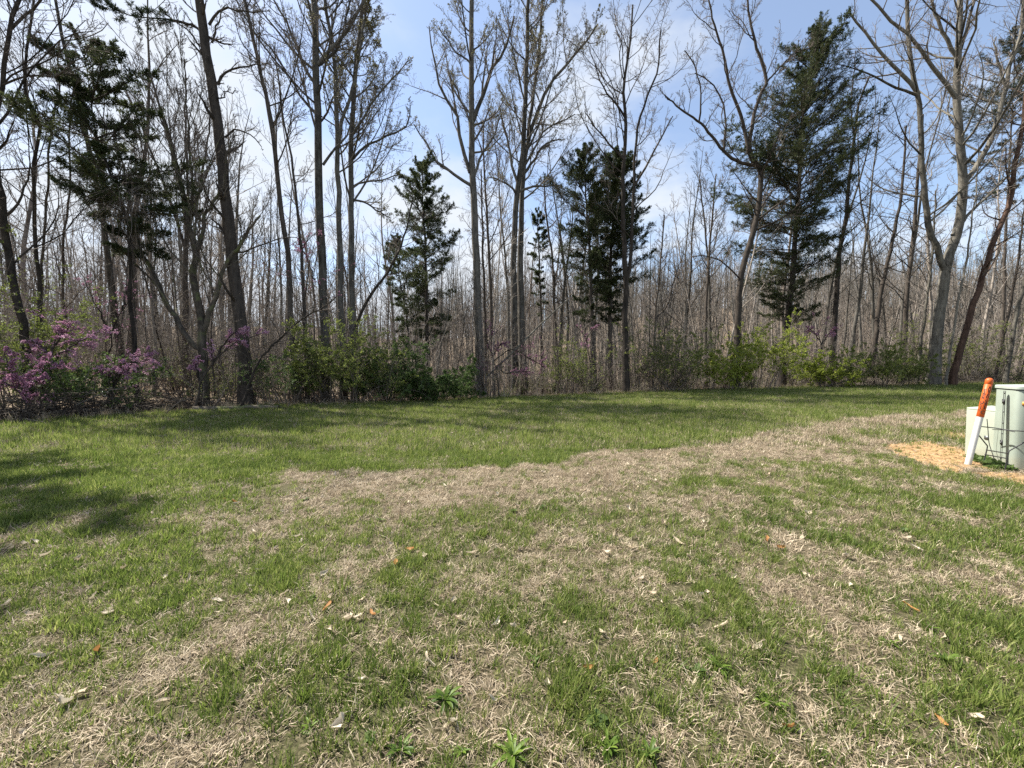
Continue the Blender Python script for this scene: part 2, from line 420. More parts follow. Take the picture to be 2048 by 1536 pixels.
def blob_sheet(name, m, outline_fn, cx, cy, lift, nr=16, na=72):
    """irregular sheet lying on the ground"""
    a = np.arange(na) * 2 * math.pi / na
    rad = outline_fn(a)
    ac = Acc(); V = [[cx, cy, float(terrain(cx, cy)) + lift]]
    for k in range(1, nr + 1):
        s = k / nr
        x = cx + np.cos(a) * rad * s; y = cy + np.sin(a) * rad * s
        z = terrain(x, y) + lift * (1 if k < nr else 0.2)
        V += np.stack([x, y, z], 1).tolist()
    F = []
    for k in range(nr - 1):
        for j in range(na):
            j2 = (j + 1) % na
            F.append([1 + k * na + j, 1 + (k + 1) * na + j, 1 + (k + 1) * na + j2, 1 + k * na + j2])
    ac.add(V, np.array(F)); ac.f.append(np.array([[0, 1 + j, 1 + (j + 1) % na] for j in range(na)]))
    return ac.obj(name, m, kind='structure')
DIRT_PTS = np.array([(7.12, 7.08), (7.86, 7.67), (8.53, 7.97), (8.65, 7.67), (8.36, 7.08), (7.14, 6.02), (6.64, 5.85), (6.72, 6.28), (6.85, 6.69)])
def dirt_outline(a):
    d = DIRT_PTS - np.array([7.55, 6.95]); pa = np.arctan2(d[:, 1], d[:, 0]); pr_ = np.hypot(d[:, 0], d[:, 1]); o = np.argsort(pa)
    base = np.interp(np.arctan2(np.sin(a), np.cos(a)), pa[o], pr_[o], period=2 * math.pi)
    return base * (1 + 0.22 * (vnoise(np.cos(a) * 5, np.sin(a) * 5, 0.7, 2) - 0.5) + 0.35 * (vnoise(np.cos(a) * 5, np.sin(a) * 5, 0.2, 3) - 0.5))
DIRT_C = (7.55, 6.95)
MAT_DIRT = plain('orange_clay', (0.31, 0.20, 0.10), 0.95, var=0.5, scale=14, bump=1.0, spec=0.1)
blob_sheet('dirt_patch', MAT_DIRT, dirt_outline, DIRT_C[0], DIRT_C[1], 0.012)
blob_sheet('dirt_patch', MAT_DIRT, lambda a: 0.5 * (1 + 0.5 * (vnoise(np.cos(a) * 4, np.sin(a) * 4, 0.5, 6) - 0.5)), 9.95, 8.6, 0.011)
blob_sheet('dirt_strip', MAT_DIRT, lambda a: (0.13 + 0.85 * np.abs(np.cos(a)) ** 3) * (1 + 0.3 * (vnoise(np.cos(a) * 4, np.sin(a) * 4, 0.4, 5) - 0.5)), 7.75, 5.42, 0.010)

# ------------------------------------------------------------------ bare trees
STY = {
    #           L1: count t0 t1 ang len  wig up      L2          L3         L4
    'poplar': dict(c=(17, 9, 7, 5), ang=(52, 42, 42, 45), lr=(0.28, 0.42, 0.42, 0.5), up=(0.16, 0.12, 0.09, 0.06), wig=(0.07, 0.10, 0.13, 0.16), t0=0.42, shape=0.62),
    'fan':    dict(c=(11, 8, 6, 5), ang=(38, 32, 34, 38), lr=(0.45, 0.45, 0.42, 0.5), up=(0.16, 0.12, 0.08, 0.05), wig=(0.07, 0.09, 0.11, 0.13), t0=0.45, shape=0.4),
    'walnut': dict(c=(11, 9, 7, 4), ang=(50, 48, 50, 52), lr=(0.32, 0.42, 0.42, 0.45), up=(0.10, 0.09, 0.07, 0.05), wig=(0.16, 0.22, 0.26, 0.26), t0=0.35, shape=0.5),
    'spare':  dict(c=(15, 6, 5, 4), ang=(62, 48, 45, 45), lr=(0.16, 0.42, 0.42, 0.5), up=(0.06, 0.08, 0.06, 0.05), wig=(0.12, 0.14, 0.16, 0.18), t0=0.25, shape=0.35),
    'broad':  dict(c=(12, 7, 6, 5), ang=(55, 45, 42, 42), lr=(0.30, 0.45, 0.42, 0.5), up=(0.10, 0.08, 0.06, 0.05), wig=(0.10, 0.13, 0.15, 0.17), t0=0.35, shape=0.45),
}
N_TREES = [0]
def bare_tree(label, pts, Y, w0, w1, style='poplar', barkm='grey', forks=(), limbs=(), twig='twig', group=None, name='bare_tree', cs=1.0, buds=False, t0=None, seed=None, lrs=1.0, rmin=0.0065):
    """pts, forks, limbs: pixel polylines on the photograph, set at depth Y (each point may carry its own depth)"""
    N_TREES[0] += 1
    rs = np.random.default_rng(1000 + N_TREES[0] if seed is None else seed)
    S = STY[style]
    P0, R0 = stem_from_px(pts, Y, w0 * 0.66, w1 * 0.8, rs=rs)
    root = empty(name, P0[0] + np.array([0, 0, 0.12]), label, 'tree', group)
    base = np.array(root.location)
    stems = [(P0, R0)]
    for f in forks:
        stems.append(stem_from_px(f[0], Y, f[1] * 0.72, f[2] * 0.85, ground=False, rs=rs))
    tr = Acc(); tr.tubes((P0 - base)[None], R0[None], 14)
    tr.obj('trunk', BARK[barkm], root)
    for P, R in stems[1:]:
        Acc().tubes((P - base)[None], R[None], 10).obj('stem', BARK[barkm], root)
    P = np.stack([s[0] for s in stems]); R = np.stack([s[1] for s in stems])
    tr0 = S['t0'] if t0 is None else t0
    lim = []
    for l in limbs:
        Q, q = stem_from_px(l[0], Y, l[1], l[2], n=9, ground=False, jitter=0.03, rs=rs)
        lim.append((Q, q))
    c = [max(1, round(x * cs)) if k == 0 else x for k, x in enumerate(S['c'])]
    L1, r1, _ = grow(rs, P[:1], R[:1], c[0], tr0, 0.98, S['ang'][0], S['lr'][0] * lrs, 9, S['wig'][0], S['up'][0], 0.42, rmin * 1.3, shape=S['shape'], rmax=0.09)
    if len(P) > 1:
        La, ra, _ = grow(rs, P[1:], R[1:], max(6, int(c[0] * 0.8)), 0.12, 0.98, S['ang'][0], S['lr'][0] * 1.25 * lrs, 9, S['wig'][0], S['up'][0], 0.42, rmin * 1.3, shape=S['shape'], rmax=0.07)
        L1 = np.concatenate([L1, La]); r1 = np.concatenate([r1, ra])
    if lim:
        L1 = np.concatenate([np.stack([a for a, _ in lim]), L1]); r1 = np.concatenate([np.stack([b for _, b in lim]), r1])
    for k in range(len(L1)):
        Acc().tubes((L1[k] - base)[None], r1[k][None], 6).obj('limb', BARK[barkm], root)
    L2, r2, _ = grow(rs, L1, r1, c[1], 0.2, 0.99, S['ang'][1], S['lr'][1], 6, S['wig'][1], S['up'][1], 0.55, rmin * 1.15)
    Lt, rt, _ = grow(rs, P, R, 7, 0.72, 0.99, S['ang'][1], 0.09, 6, S['wig'][1], S['up'][1], 0.45, rmin * 1.15, rmax=0.03)
    L2 = np.concatenate([L2, Lt]); r2 = np.concatenate([r2, rt])
    L3, r3, _ = grow(rs, L2, r2, c[2], 0.15, 0.99, S['ang'][2], S['lr'][2], 3, S['wig'][2], S['up'][2], 0.6, rmin * 0.8)
    L4, r4, _ = grow(rs, L3, r3, c[3], 0.15, 0.99, S['ang'][3], S['lr'][3], 2, S['wig'][3], S['up'][3], 0.7, rmin * 0.55)
    cr = Acc(); cr.tubes(L2 - base, r2, 4); cr.tubes(L3 - base, r3, 3); cr.tubes(L4 - base, r4, 3)
    cr.obj('crown', BARK[twig], root, kind='stuff')
    if buds:
        tip = L4[:, -1] - base
        b = Acc(); b.leaves(tip, rs.normal(size=tip.shape) + [0, 0, 0.8], rs.uniform(0.05, 0.10, len(tip)), 0.5, rs)
        b.obj('buds', MAT_BUD, root, kind='stuff')
    return root

# -------- left side, backlit
bare_tree('dark bare trunk at the far left leaning left above the green shrub', [(62, 800), (45, 650), (25, 560), (8, 440), (-10, 300), (-20, 100)], 13.0, 34, 16, 'broad', 'dark', cs=0.7)
bare_tree('crooked bare tree beside the far left dark trunk bending left high up', [(88, 790), (80, 600), (77, 525), (68, 393), (72, 290), (82, 253), (65, 222), (51, 191), (50, 137), (62, 40), (70, -60)], 14.0, 18, 6, 'broad', 'dark')
bare_tree('greyer slim bare tree just right of the crooked dark tree at left', [(84, 790), (86, 560), (88, 470), (96, 380), (100, 270), (115, 190), (118, 80)], 15.0, 13, 4, 'spare', 'brown')
bare_tree('big bare tree in the top left corner with branches sweeping right', [(-70, 800), (-45, 500), (-10, 260), (5, 170), (20, 60), (45, -60), (60, -200)], 12.5, 26, 10, 'broad', 'dark',
          limbs=[([(-8, 255), (40, 180), (90, 110), (150, 70), (190, 62)], 7, 2), ([(5, 170), (50, 150), (110, 150), (160, 120), (185, 90)], 6, 2), ([(20, 60), (60, 20), (110, -20), (140, -60)], 8, 3)], cs=1.2)
bare_tree('thin dark bare tree between the left cedar and the far left trunks', [(130, 790), (128, 600), (126, 480), (140, 380), (138, 260), (150, 150)], 17.0, 12, 4, 'spare', 'dark')
bare_tree('many stemmed spreading bare tree with mossy limbs left of the large pine', [(407, 775), (404, 690), (403, 639), (393, 591), (386, 543), (393, 502), (376, 450), (370, 400), (350, 320), (330, 240)], 15.3, 36, 6, 'fan', 'mossy',
          forks=[([(404, 700), (386, 690), (342, 619), (308, 547), (280, 496), (262, 420), (245, 330)], 20, 5), ([(405, 670), (431, 591), (455, 526), (485, 482), (520, 430)], 18, 5),
                 ([(393, 502), (405, 470), (410, 430), (430, 400), (446, 370), (455, 300)], 14, 4), ([(376, 450), (385, 380), (378, 290), (372, 180), (368, 120)], 9, 3)], cs=1.1, lrs=0.9)
bare_tree('broad bare tree behind the ragged cedar and pine with a fan of fine twigs', [(372, 770), (370, 620), (372, 520), (372, 440), (350, 330), (318, 210), (295, 140)], 21.0, 24, 5, 'fan', 'brown',
          forks=[([(372, 450), (375, 340), (370, 230), (372, 150)], 10, 3), ([(371, 500), (340, 400), (285, 260), (228, 120)], 10, 3), ([(372, 470), (400, 370), (418, 260), (425, 170)], 9, 3), ([(360, 380), (330, 260), (262, 110)], 7, 2)], cs=1.1, t0=0.4, lrs=0.7)
bare_tree('tall slim bare tree leaning left just right of the large pine', [(592, 770), (583, 640), (575, 500), (560, 400), (548, 280), (530, 180), (510, 90), (490, 0), (475, -90)], 17.0, 20, 7, 'poplar', 'brown', cs=0.9, t0=0.5)
bare_tree('slender crooked bare tree between the leaning slim tree and the tall poplars', [(613, 760), (608, 600), (598, 450), (585, 320), (570, 250), (560, 180), (548, 90)], 18.0, 14, 3, 'spare', 'brown')
bare_tree('tallest straight poplar with bare upswept boughs, left of a close pair', [(652, 780), (648, 640), (642, 500), (638, 350), (634, 200), (630, 50), (625, -80), (620, -260)], 18.5, 29, 13, 'poplar', 'grey',
          limbs=[([(632, 170), (610, 140), (585, 70), (560, 20), (530, -30)], 7, 3), ([(636, 130), (665, 95), (700, 50), (730, 0)], 9, 4), ([(634, 230), (600, 190), (560, 120), (510, 60)], 6, 2), ([(640, 130), (668, 100), (690, 60), (705, -30)], 6, 3), ([(646, 330), (670, 300), (695, 260), (712, 190)], 6, 2)], t0=0.5, lrs=0.85)
bare_tree('middle of three tall grey trunks, forking into two leaders', [(687, 780), (682, 600), (678, 450), (676, 330), (672, 230), (668, 120), (650, 0), (640, -100)], 19.2, 22, 7, 'poplar', 'grey',
          forks=[([(675, 300), (685, 240), (705, 180), (720, 100), (735, 0)], 10, 5)], t0=0.5, cs=0.9, buds=True)
bare_tree('rightmost of three tall grey trunks, boughs curving out to the right', [(710, 780), (705, 650), (703, 500), (702, 350), (704, 250), (712, 140), (725, 20), (735, -90)], 19.6, 22, 8, 'poplar', 'grey',
          limbs=[([(706, 375), (722, 365), (760, 360), (800, 350)], 5, 2), ([(706, 400), (730, 405), (760, 425), (778, 437)], 5, 2), ([(704, 320), (735, 290), (770, 275), (810, 255), (822, 210)], 6, 2), ([(704, 270), (735, 220), (775, 170), (815, 120)], 6, 2)], t0=0.42, buds=True, lrs=1.05)
bare_tree('short dark tree leaning sharply right behind the olive shrub', [(690, 740), (713, 650), (735, 600), (760, 565), (790, 520), (812, 460), (825, 400)], 19.0, 15, 3, 'spare', 'dark', t0=0.45, lrs=1.5)
bare_tree('thin leaning bare sapling arching right across from the large pine base', [(480, 800), (500, 765), (520, 720), (560, 680), (600, 640), (640, 620), (672, 595)], 14.6, 9, 3, 'spare', 'dark', t0=0.4)
# -------- centre
bare_tree('central grey poplar with two long curved boughs on its left', [(960, 795), (957, 650), (952, 500), (948, 400), (944, 330), (943, 200), (943, 60), (942, -60), (940, -160)], 22.5, 27, 8, 'poplar', 'grey',
          limbs=[([(944, 372), (899, 342), (871, 318), (844, 273), (828, 250)], 7, 2), ([(940, 345), (919, 273), (916, 232), (885, 185), (868, 123), (858, 51)], 8, 2), ([(948, 352), (964, 308), (988, 273), (1000, 230)], 6, 2), ([(946, 242), (967, 188), (988, 126), (1008, 103), (1029, 34)], 9, 3), ([(943, 300), (935, 230), (905, 160)], 4, 2), ([(944, 130), (915, 105), (890, 75), (875, 50)], 4, 2)], t0=0.5, cs=0.8, buds=True, lrs=0.8)
bare_tree('left trunk of the close pair right of the central poplar', [(1030, 795), (1028, 600), (1027, 513), (1032, 410), (1037, 359), (1047, 290), (1051, 205), (1054, 102), (1056, 0), (1058, -90)], 23.5, 22, 7, 'poplar', 'grey',
          limbs=[([(1034, 395), (1025, 378), (1000, 362), (975, 355)], 5, 2), ([(1035, 365), (1022, 320), (1012, 265), (1000, 215)], 6, 2), ([(1034, 385), (1060, 375), (1090, 372), (1125, 370)], 6, 2)], t0=0.55, cs=0.9, buds=True, lrs=0.75)
bare_tree('right trunk of the close pair, sweeping out to the upper right', [(1047, 797), (1042, 600), (1040, 513), (1044, 410), (1049, 325), (1059, 267), (1080, 212), (1097, 171), (1124, 140), (1175, 79), (1195, 50)], 24.2, 25, 4, 'poplar', 'grey',
          forks=[([(1056, 275), (1062, 220), (1075, 130), (1082, 40), (1090, -60)], 10, 4)], limbs=[([(1046, 350), (1072, 315), (1090, 290), (1120, 275)], 6, 2), ([(1050, 330), (1090, 262), (1150, 230)], 5, 2)], t0=0.5, cs=1.0, buds=True)
bare_tree('thin pair partner behind the central poplar, branching at mid height', [(985, 780), (982, 600), (978, 500), (972, 400), (968, 330), (966, 240)], 27, 13, 3, 'poplar', 'brown', t0=0.5)
bare_tree('slim dark tree between the central poplar and the close pair', [(972, 780), (970, 640), (966, 520), (964, 420), (962, 340)], 28, 11, 3, 'spare', 'brown', t0=0.4)
bare_tree('dark two stemmed tree standing in front of the middle cedars', [(1252, 785), (1250, 640), (1253, 560), (1249, 500), (1247, 342), (1252, 239), (1247, 178), (1261, 75), (1265, 10)], 22.8, 21, 4, 'walnut', 'dark',
          forks=[([(1254, 560), (1262, 510), (1268, 359), (1275, 256), (1295, 191), (1315, 140), (1322, 60)], 11, 3)], limbs=[([(1248, 320), (1215, 285), (1190, 255), (1170, 225)], 5, 2), ([(1250, 235), (1225, 200), (1205, 170), (1190, 130)], 5, 2), ([(1270, 370), (1300, 320), (1330, 260), (1345, 235)], 5, 2)], t0=0.55, cs=1.2)
bare_tree('slender forked tree right of the middle cedars behind pale shrubs', [(1305, 770), (1310, 640), (1318, 560), (1325, 480), (1328, 430)], 28, 10, 3, 'spare', 'brown', forks=[([(1310, 640), (1335, 610), (1345, 570), (1362, 520)], 6, 2)], t0=0.4)
bare_tree('slim straight tree standing by the redbud sprays in the middle', [(1120, 780), (1110, 640), (1105, 520), (1092, 430), (1088, 360)], 28, 12, 3, 'spare', 'brown', t0=0.4)
# -------- right
bare_tree('crooked walnut with wide zigzag boughs left of the tall cedar', [(1470, 780), (1476, 640), (1480, 564), (1490, 520), (1505, 470), (1516, 420), (1521, 345), (1505, 318), (1497, 300)], 25.0, 23, 12, 'walnut', 'dark',
          forks=[([(1512, 330), (1480, 325), (1455, 310), (1430, 280), (1400, 245), (1370, 225), (1345, 205), (1330, 190)], 11, 3), ([(1497, 305), (1488, 255), (1472, 205), (1457, 165), (1445, 100), (1425, 40), (1412, -40)], 11, 3),
                 ([(1497, 300), (1508, 230), (1525, 180), (1533, 165), (1525, 130), (1510, 80), (1500, 40), (1490, -40)], 12, 4), ([(1533, 165), (1555, 140), (1585, 110), (1620, 95)], 6, 2)],
          limbs=[([(1482, 560), (1440, 520), (1410, 512), (1385, 515)], 4, 2), ([(1448, 300), (1452, 240), (1440, 190), (1415, 160), (1390, 145)], 5, 2), ([(1398, 243), (1402, 190), (1395, 150), (1370, 100)], 4, 2)], t0=0.6, cs=1.0, lrs=1.0)
bare_tree('leaning trunk with mossy bark and broken top right of the tall cedar', [(1664, 720), (1672, 600), (1680, 500), (1690, 450), (1697, 380), (1705, 320), (1710, 260), (1720, 200), (1738, 155)], 27.5, 21, 5, 'spare', 'dark', forks=[([(1708, 270), (1702, 220), (1706, 160), (1712, 100)], 6, 2)], t0=0.35, cs=1.1, lrs=0.8)
bare_tree('dark tree leaning right above the right hand evergreen shrub', [(1745, 730), (1760, 600), (1785, 480), (1800, 410), (1806, 350), (1812, 250)], 28.5, 19, 5, 'spare', 'dark', t0=0.4)
bare_tree('dark upright tree between the leaning dark tree and the big twin trunk', [(1808, 730), (1813, 600), (1826, 480), (1836, 360), (1845, 230)], 30, 20, 6, 'spare', 'brown', t0=0.4)
bare_tree('large pale twin trunked tree forking low at the right of the wood', [(1866, 760), (1869, 735), (1874, 646), (1886, 585), (1895, 520), (1912, 478), (1926, 376), (1915, 239), (1915, 137), (1922, 0), (1926, -120)], 25.5, 42, 13, 'broad', 'pale',
          forks=[([(1890, 545), (1872, 490), (1854, 444), (1843, 308), (1840, 222), (1823, 137), (1816, 51), (1812, -60)], 22, 9), ([(1924, 372), (1945, 345), (1973, 297), (1997, 232), (2014, 171), (2020, 130), (2042, 68), (2048, -30)], 19, 9),
                 ([(1904, 470), (1945, 420), (1984, 383), (2048, 318), (2090, 270)], 12, 5)],
          limbs=[([(1838, 190), (1820, 167), (1758, 99), (1720, 50), (1697, 20)], 10, 4), ([(1832, 190), (1799, 178), (1740, 150), (1673, 126)], 7, 2), ([(1914, 200), (1890, 165), (1850, 113), (1816, 68), (1744, 0), (1700, -50)], 11, 4), ([(1915, 115), (1890, 70), (1870, 20), (1855, -40)], 10, 5), ([(1921, 100), (1935, 50), (1950, -10), (1955, -60)], 9, 5), ([(2012, 175), (1998, 130), (1988, 90), (1992, 75)], 8, 3)], t0=0.5, cs=1.5, lrs=1.0)
bare_tree('dark reddish trunk leaning right beside the large twin tree', [(1906, 752), (1912, 728), (1936, 639), (1963, 564), (1984, 489), (2018, 410), (2028, 340), (2046, 250), (2056, 120)], 25, 25, 10, 'spare', 'red', t0=0.3, cs=1.4)
bare_tree('pale thin sapling leaning right between the twin tree and the dark trunk', [(1893, 752), (1900, 700), (1908, 650), (1922, 571), (1936, 503), (1950, 400), (1958, 300)], 24.6, 10, 3, 'spare', 'pale', t0=0.4)
bare_tree('pale slender trunk standing just left of the big twin tree base', [(1835, 760), (1842, 690), (1850, 620), (1862, 540), (1868, 460), (1872, 380)], 26.5, 13, 4, 'spare', 'pale', t0=0.45)
bare_tree('pale grey trunk at the far right beyond the green utility cabinet', [(2012, 755), (2022, 690), (2035, 620), (2050, 560), (2070, 450), (2080, 300)], 25.5, 18, 7, 'broad', 'pale', t0=0.4, cs=0.7)
bare_tree('dark thin trunk left of the pale far right trunk above the marker post', [(1992, 752), (2005, 680), (2022, 600), (2040, 500), (2050, 400)], 27, 14, 5, 'spare', 'dark', t0=0.4)
bare_tree('slim pale tree right of the crooked walnut and behind bright shrubs', [(1425, 760), (1420, 650), (1418, 560), (1410, 460), (1400, 360)], 30, 11, 3, 'spare', 'grey', t0=0.35)
bare_tree('slender twin tree behind the pale yellow green shrub right of centre', [(1412, 770), (1412, 640), (1416, 540), (1424, 440), (1432, 350)], 29, 13, 3, 'poplar', 'brown', t0=0.45)

# -------- pine with dead branches
def pine():
    root = bare_tree('large dark pine trunk with dead stubs and one needled bough at top', [(492, 800), (488, 720), (480, 650), (470, 560), (455, 430), (440, 300), (425, 190), (410, 80), (398, 0), (388, -100), (380, -220)], 15.6, 44, 20, 'spare', 'dark',
        limbs=[([(418, 50), (430, 30), (452, 20), (490, 22), (540, 22)], 6, 2), ([(424, 85), (432, 60), (440, 30), (452, 8)], 5, 2), ([(436, 170), (450, 145), (480, 135), (540, 122)], 6, 2), ([(432, 205), (448, 190), (476, 180)], 4, 1.5),
               ([(450, 275), (468, 258), (500, 270), (525, 295)], 5, 1.5), ([(432, 200), (415, 180), (388, 165)], 3, 1), ([(408, 75), (395, 55), (370, 45), (330, 38)], 7, 3), ([(420, 110), (400, 90), (375, 60), (350, 45), (318, 14)], 5, 1.5),
               ([(470, 505), (500, 500), (560, 478), (595, 475)], 5, 1.5), ([(430, 340), (415, 310), (400, 290)], 3, 1)], name='pine_tree', t0=0.2, cs=1.1, lrs=0.5)
    root['category'] = 'tree'
    base = np.array(root.location)
    rs = np.random.default_rng(5)
    spine = smooth_poly([at(*p, 15.6) for p in [(400, 60), (370, 45), (330, 38), (290, 35), (250, 28), (215, 12), (190, 0)]], 20)[None]
    sr = np.linspace(0.035, 0.008, 20)[None]
    b2, r2, _ = grow(rs, spine, sr, 26, 0.2, 0.99, 50, 0.16, 5, 0.12, 0.02, 0.5, 0.006)
    b3, r3, _ = grow(rs, b2, r2, 4, 0.2, 0.98, 45, 0.45, 3, 0.12, 0.02, 0.6, 0.005)
    Acc().tubes(spine - base, sr, 6).tubes(b2 - base, r2, 4).tubes(b3 - base, r3, 3).obj('bough', BARK['dark'], root)
    pts, tan, _ = sample(np.concatenate([b3]), r3, np.tile(np.linspace(0.2, 0.98, 5), (len(b3), 1)))
    pts = pts.reshape(-1, 3); tan = tan.reshape(-1, 3)
    k = 7
    C = np.repeat(pts, k, 0); D = np.repeat(tan, k, 0) + rs.normal(size=C.shape) * 0.75
    Acc().leaves(C - base, D, rs.uniform(0.10, 0.17, len(C)), 0.13, rs).obj('needles', MAT_PINE, root, kind='stuff')
pine()

# -------- evergreens
def bough_mesh(seed, Lb, leafm, droop=0.0, flat=0.45, dens=1.0, ls=1.0):
    """one feathery evergreen bough along +X, Lb metres long, bark and foliage in one mesh"""
    rs = np.random.default_rng(seed)
    P = march(rs, np.zeros((1, 3)), np.array([[1.0, 0, 0.10 - droop]]), np.array([Lb]), 9, 0.06, 0.02)
    R = np.linspace(0.012 + 0.008 * Lb, 0.005, 9)[None]
    b2, r2, _ = grow(rs, P, R, int(8 + 9 * Lb), 0.12, 0.99, 48, 0.42, 6, 0.09, 0.015, 0.55, 0.004, shape=0.72)
    b2[:, :, 2] = b2[:, :1, 2] + (b2[:, :, 2] - b2[:, :1, 2]) * flat
    b3, r3, _ = grow(rs, b2, r2, 6, 0.15, 0.98, 42, 0.42, 4, 0.10, 0.03, 0.6, 0.003, shape=0.5)
    a_ = Acc(); a_.tubes(P, R, 5); a_.tubes(b2, r2, 3); a_.tubes(b3, r3, 3)
    nb_ = sum(len(f) for f in a_.f)
    for B, q, kk in ((P, R, int(14 * Lb)), (b2, r2, int(15 * dens)), (b3, r3, int(13 * dens))):
        lo = 0.45 if B is P else 0.2
        pt, tn, _ = sample(B, q, lo + (1 - lo) * rs.random((len(B), kk)))
        C = pt.reshape(-1, 3); D = tn.reshape(-1, 3) * 1.0 + rs.normal(size=C.shape) * 0.55 + [0, 0, 0.15]
        a_.leaves(C + rs.normal(size=C.shape) * 0.012, D, rs.uniform(0.05, 0.125, len(C)) * ls, 0.21, rs)
    me = a_.mesh('bough', [BARK['brown'], leafm])
    mi = np.zeros(len(me.polygons), np.int32); mi[nb_:] = 1; me.polygons.foreach_set('material_index', mi)
    return me
BOUGH = {}
def boughs(leafm, dens):
    key = (leafm.name, dens)
    if key not in BOUGH: BOUGH[key] = [(L_, [bough_mesh(int(900 + 10 * L_ + k), L_, leafm, 0.04 * k, 0.4 + 0.15 * k, dens) for k in range(3)]) for L_ in (0.5, 1.1, 2.0, 3.2)]
    return BOUGH[key]
def cedar(label, pts, Y, w0, prof, barkm='brown', nb=90, seed=1, start=0.25, dens=1.0, name='cedar_tree', leafm=None, el0=12, el1=55, tiers=0, gaps=0.1, wscale=1.0):
    """prof: (py, half width in px to the left, to the right); boughs are parts that share a few meshes"""
    rs = np.random.default_rng(seed)
    P0, R0 = stem_from_px(pts, Y, w0 * 0.6, 1.5, n=30, rs=rs)
    root = empty(name, P0[0] + np.array([0, 0, 0.12]), label, 'tree')
    base = np.array(root.location)
    Acc().tubes((P0 - base)[None], R0[None], 12).obj('trunk', BARK[barkm], root)
    m = Y / FPX
    ppy = np.array([p[0] for p in prof], float); pl = np.array([p[1] for p in prof], float); pr = np.array([p[2] for p in prof], float)
    t = start + (0.995 - start) * ((np.arange(nb) + rs.random(nb)) / nb) ** 0.92
    if tiers: t = np.clip(start + (1 - start) * (np.round((t - start) / (1 - start) * tiers) / tiers) + rs.normal(size=nb) * 0.012, start, 0.995)
    pos, tan, rad = sample(P0[None], R0[None], t[None]); pos, tan = pos[0], tan[0]
    az = np.arange(nb) * 2.39996 + rs.normal(size=nb) * 0.4
    tip_py = 735 - (pos[:, 2] - CAM_H) / m
    wl_, wr_ = np.interp(tip_py, ppy, pl) * m, np.interp(tip_py, ppy, pr) * m
    cw = np.cos(az); fr = 0.5 * (1 + cw)
    L = (wl_ * (1 - fr) + wr_ * fr) * wscale * rs.uniform(0.72, 1.12, nb)
    L = np.where(rs.random(nb) < gaps, L * 0.45, L); L = np.maximum(L, 0.18)
    el = np.radians(el0 + (el1 - el0) * np.clip((t - start) / (1 - start), 0, 1) ** 2.2 + rs.normal(size=nb) * 5)
    lib = boughs(leafm or MAT_CEDAR, dens); sizes = np.array([x[0] for x in lib])
    for k in range(nb):
        ci = int(np.argmin(np.abs(np.log(sizes / L[k])))); Lb, ms = lib[ci]
        o = bpy.data.objects.new('bough', ms[rs.integers(3)]); COL.objects.link(o); o.parent = root
        o.location = Vector(pos[k] - base); sc = L[k] / Lb / max(math.cos(el[k]), 0.85)
        o.rotation_euler = (rs.normal() * 0.3, -el[k], az[k]); o.scale = (sc, sc * rs.uniform(0.8, 1.1), sc)
    return root
cedar('ragged dark cedar at left with flat tiers and sky showing between', [(275, 800), (268, 680), (262, 600), (260, 525), (256, 444), (239, 393), (219, 342), (195, 280), (186, 239), (178, 171), (170, 116)], 14.5, 22,
      [(112, 6, 6), (140, 40, 32), (165, 60, 66), (185, 34, 40), (205, 70, 90), (240, 80, 95), (262, 40, 50), (290, 115, 105), (330, 60, 60), (360, 110, 130), (400, 80, 80), (430, 90, 115), (500, 50, 50)], 'dark', nb=58, seed=11, start=0.44, el0=3, el1=36, tiers=10, gaps=0.2, wscale=1.22)
cedar('open narrow cedar left of the central poplar', [(857, 780), (855, 700), (853, 600), (850, 500), (846, 400), (845, 322)], 22.0, 17,
      [(320, 3, 3), (350, 28, 30), (400, 46, 52), (450, 62, 66), (520, 72, 72), (600, 78, 60), (660, 45, 40)], 'dark', nb=74, seed=12, start=0.26, el0=8, gaps=0.22, dens=0.8)
cedar('left cedar of the middle pair with olive lower boughs', [(1188, 785), (1182, 600), (1178, 480), (1172, 400), (1166, 306)], 25.0, 19,
      [(304, 4, 4), (330, 26, 30), (380, 56, 50), (430, 86, 62), (500, 106, 66), (560, 84, 50), (640, 30, 30)], 'brown', nb=85, seed=13, start=0.28, gaps=0.25, dens=0.8)
cedar('right cedar of the middle pair, densest dark green crown', [(1222, 785), (1220, 600), (1222, 500), (1230, 420), (1238, 316)], 26.2, 19,
      [(312, 10, 10), (340, 34, 30), (400, 52, 56), (460, 50, 84), (520, 46, 102), (580, 44, 76), (620, 20, 30)], 'brown', nb=115, seed=14, start=0.30, gaps=0.18)
cedar('tallest cedar, wind swept with pointed top leaning right', [(1562, 785), (1575, 640), (1585, 560), (1590, 470), (1597, 380), (1602, 280), (1612, 180), (1636, 72)], 26.5, 28,
      [(76, 1, 1), (110, 26, 40), (160, 58, 76), (240, 92, 100), (300, 108, 106), (360, 138, 108), (420, 142, 100), (500, 126, 96), (560, 96, 86), (640, 50, 60)], 'dark', nb=165, seed=15, start=0.18, el0=12, el1=55, gaps=0.25, dens=0.8)
cedar('small thin evergreen between the close pair and the middle cedars', [(1085, 780), (1082, 640), (1078, 520), (1075, 420)], 29, 11,
      [(420, 4, 4), (450, 20, 22), (500, 28, 28), (560, 26, 26), (620, 14, 14)], 'brown', nb=40, seed=16, start=0.42, gaps=0.25, dens=0.8)
cedar('faint grey green pine behind the big twin tree at right', [(2003, 760), (2010, 500), (2020, 300), (2030, 90)], 33, 18,
      [(90, 10, 10), (160, 70, 60), (260, 110, 60), (380, 80, 50), (480, 30, 30)], 'brown', nb=44, seed=17, start=0.55, leafm=MAT_PINE, name='pine_tree', gaps=0.3, dens=0.8)
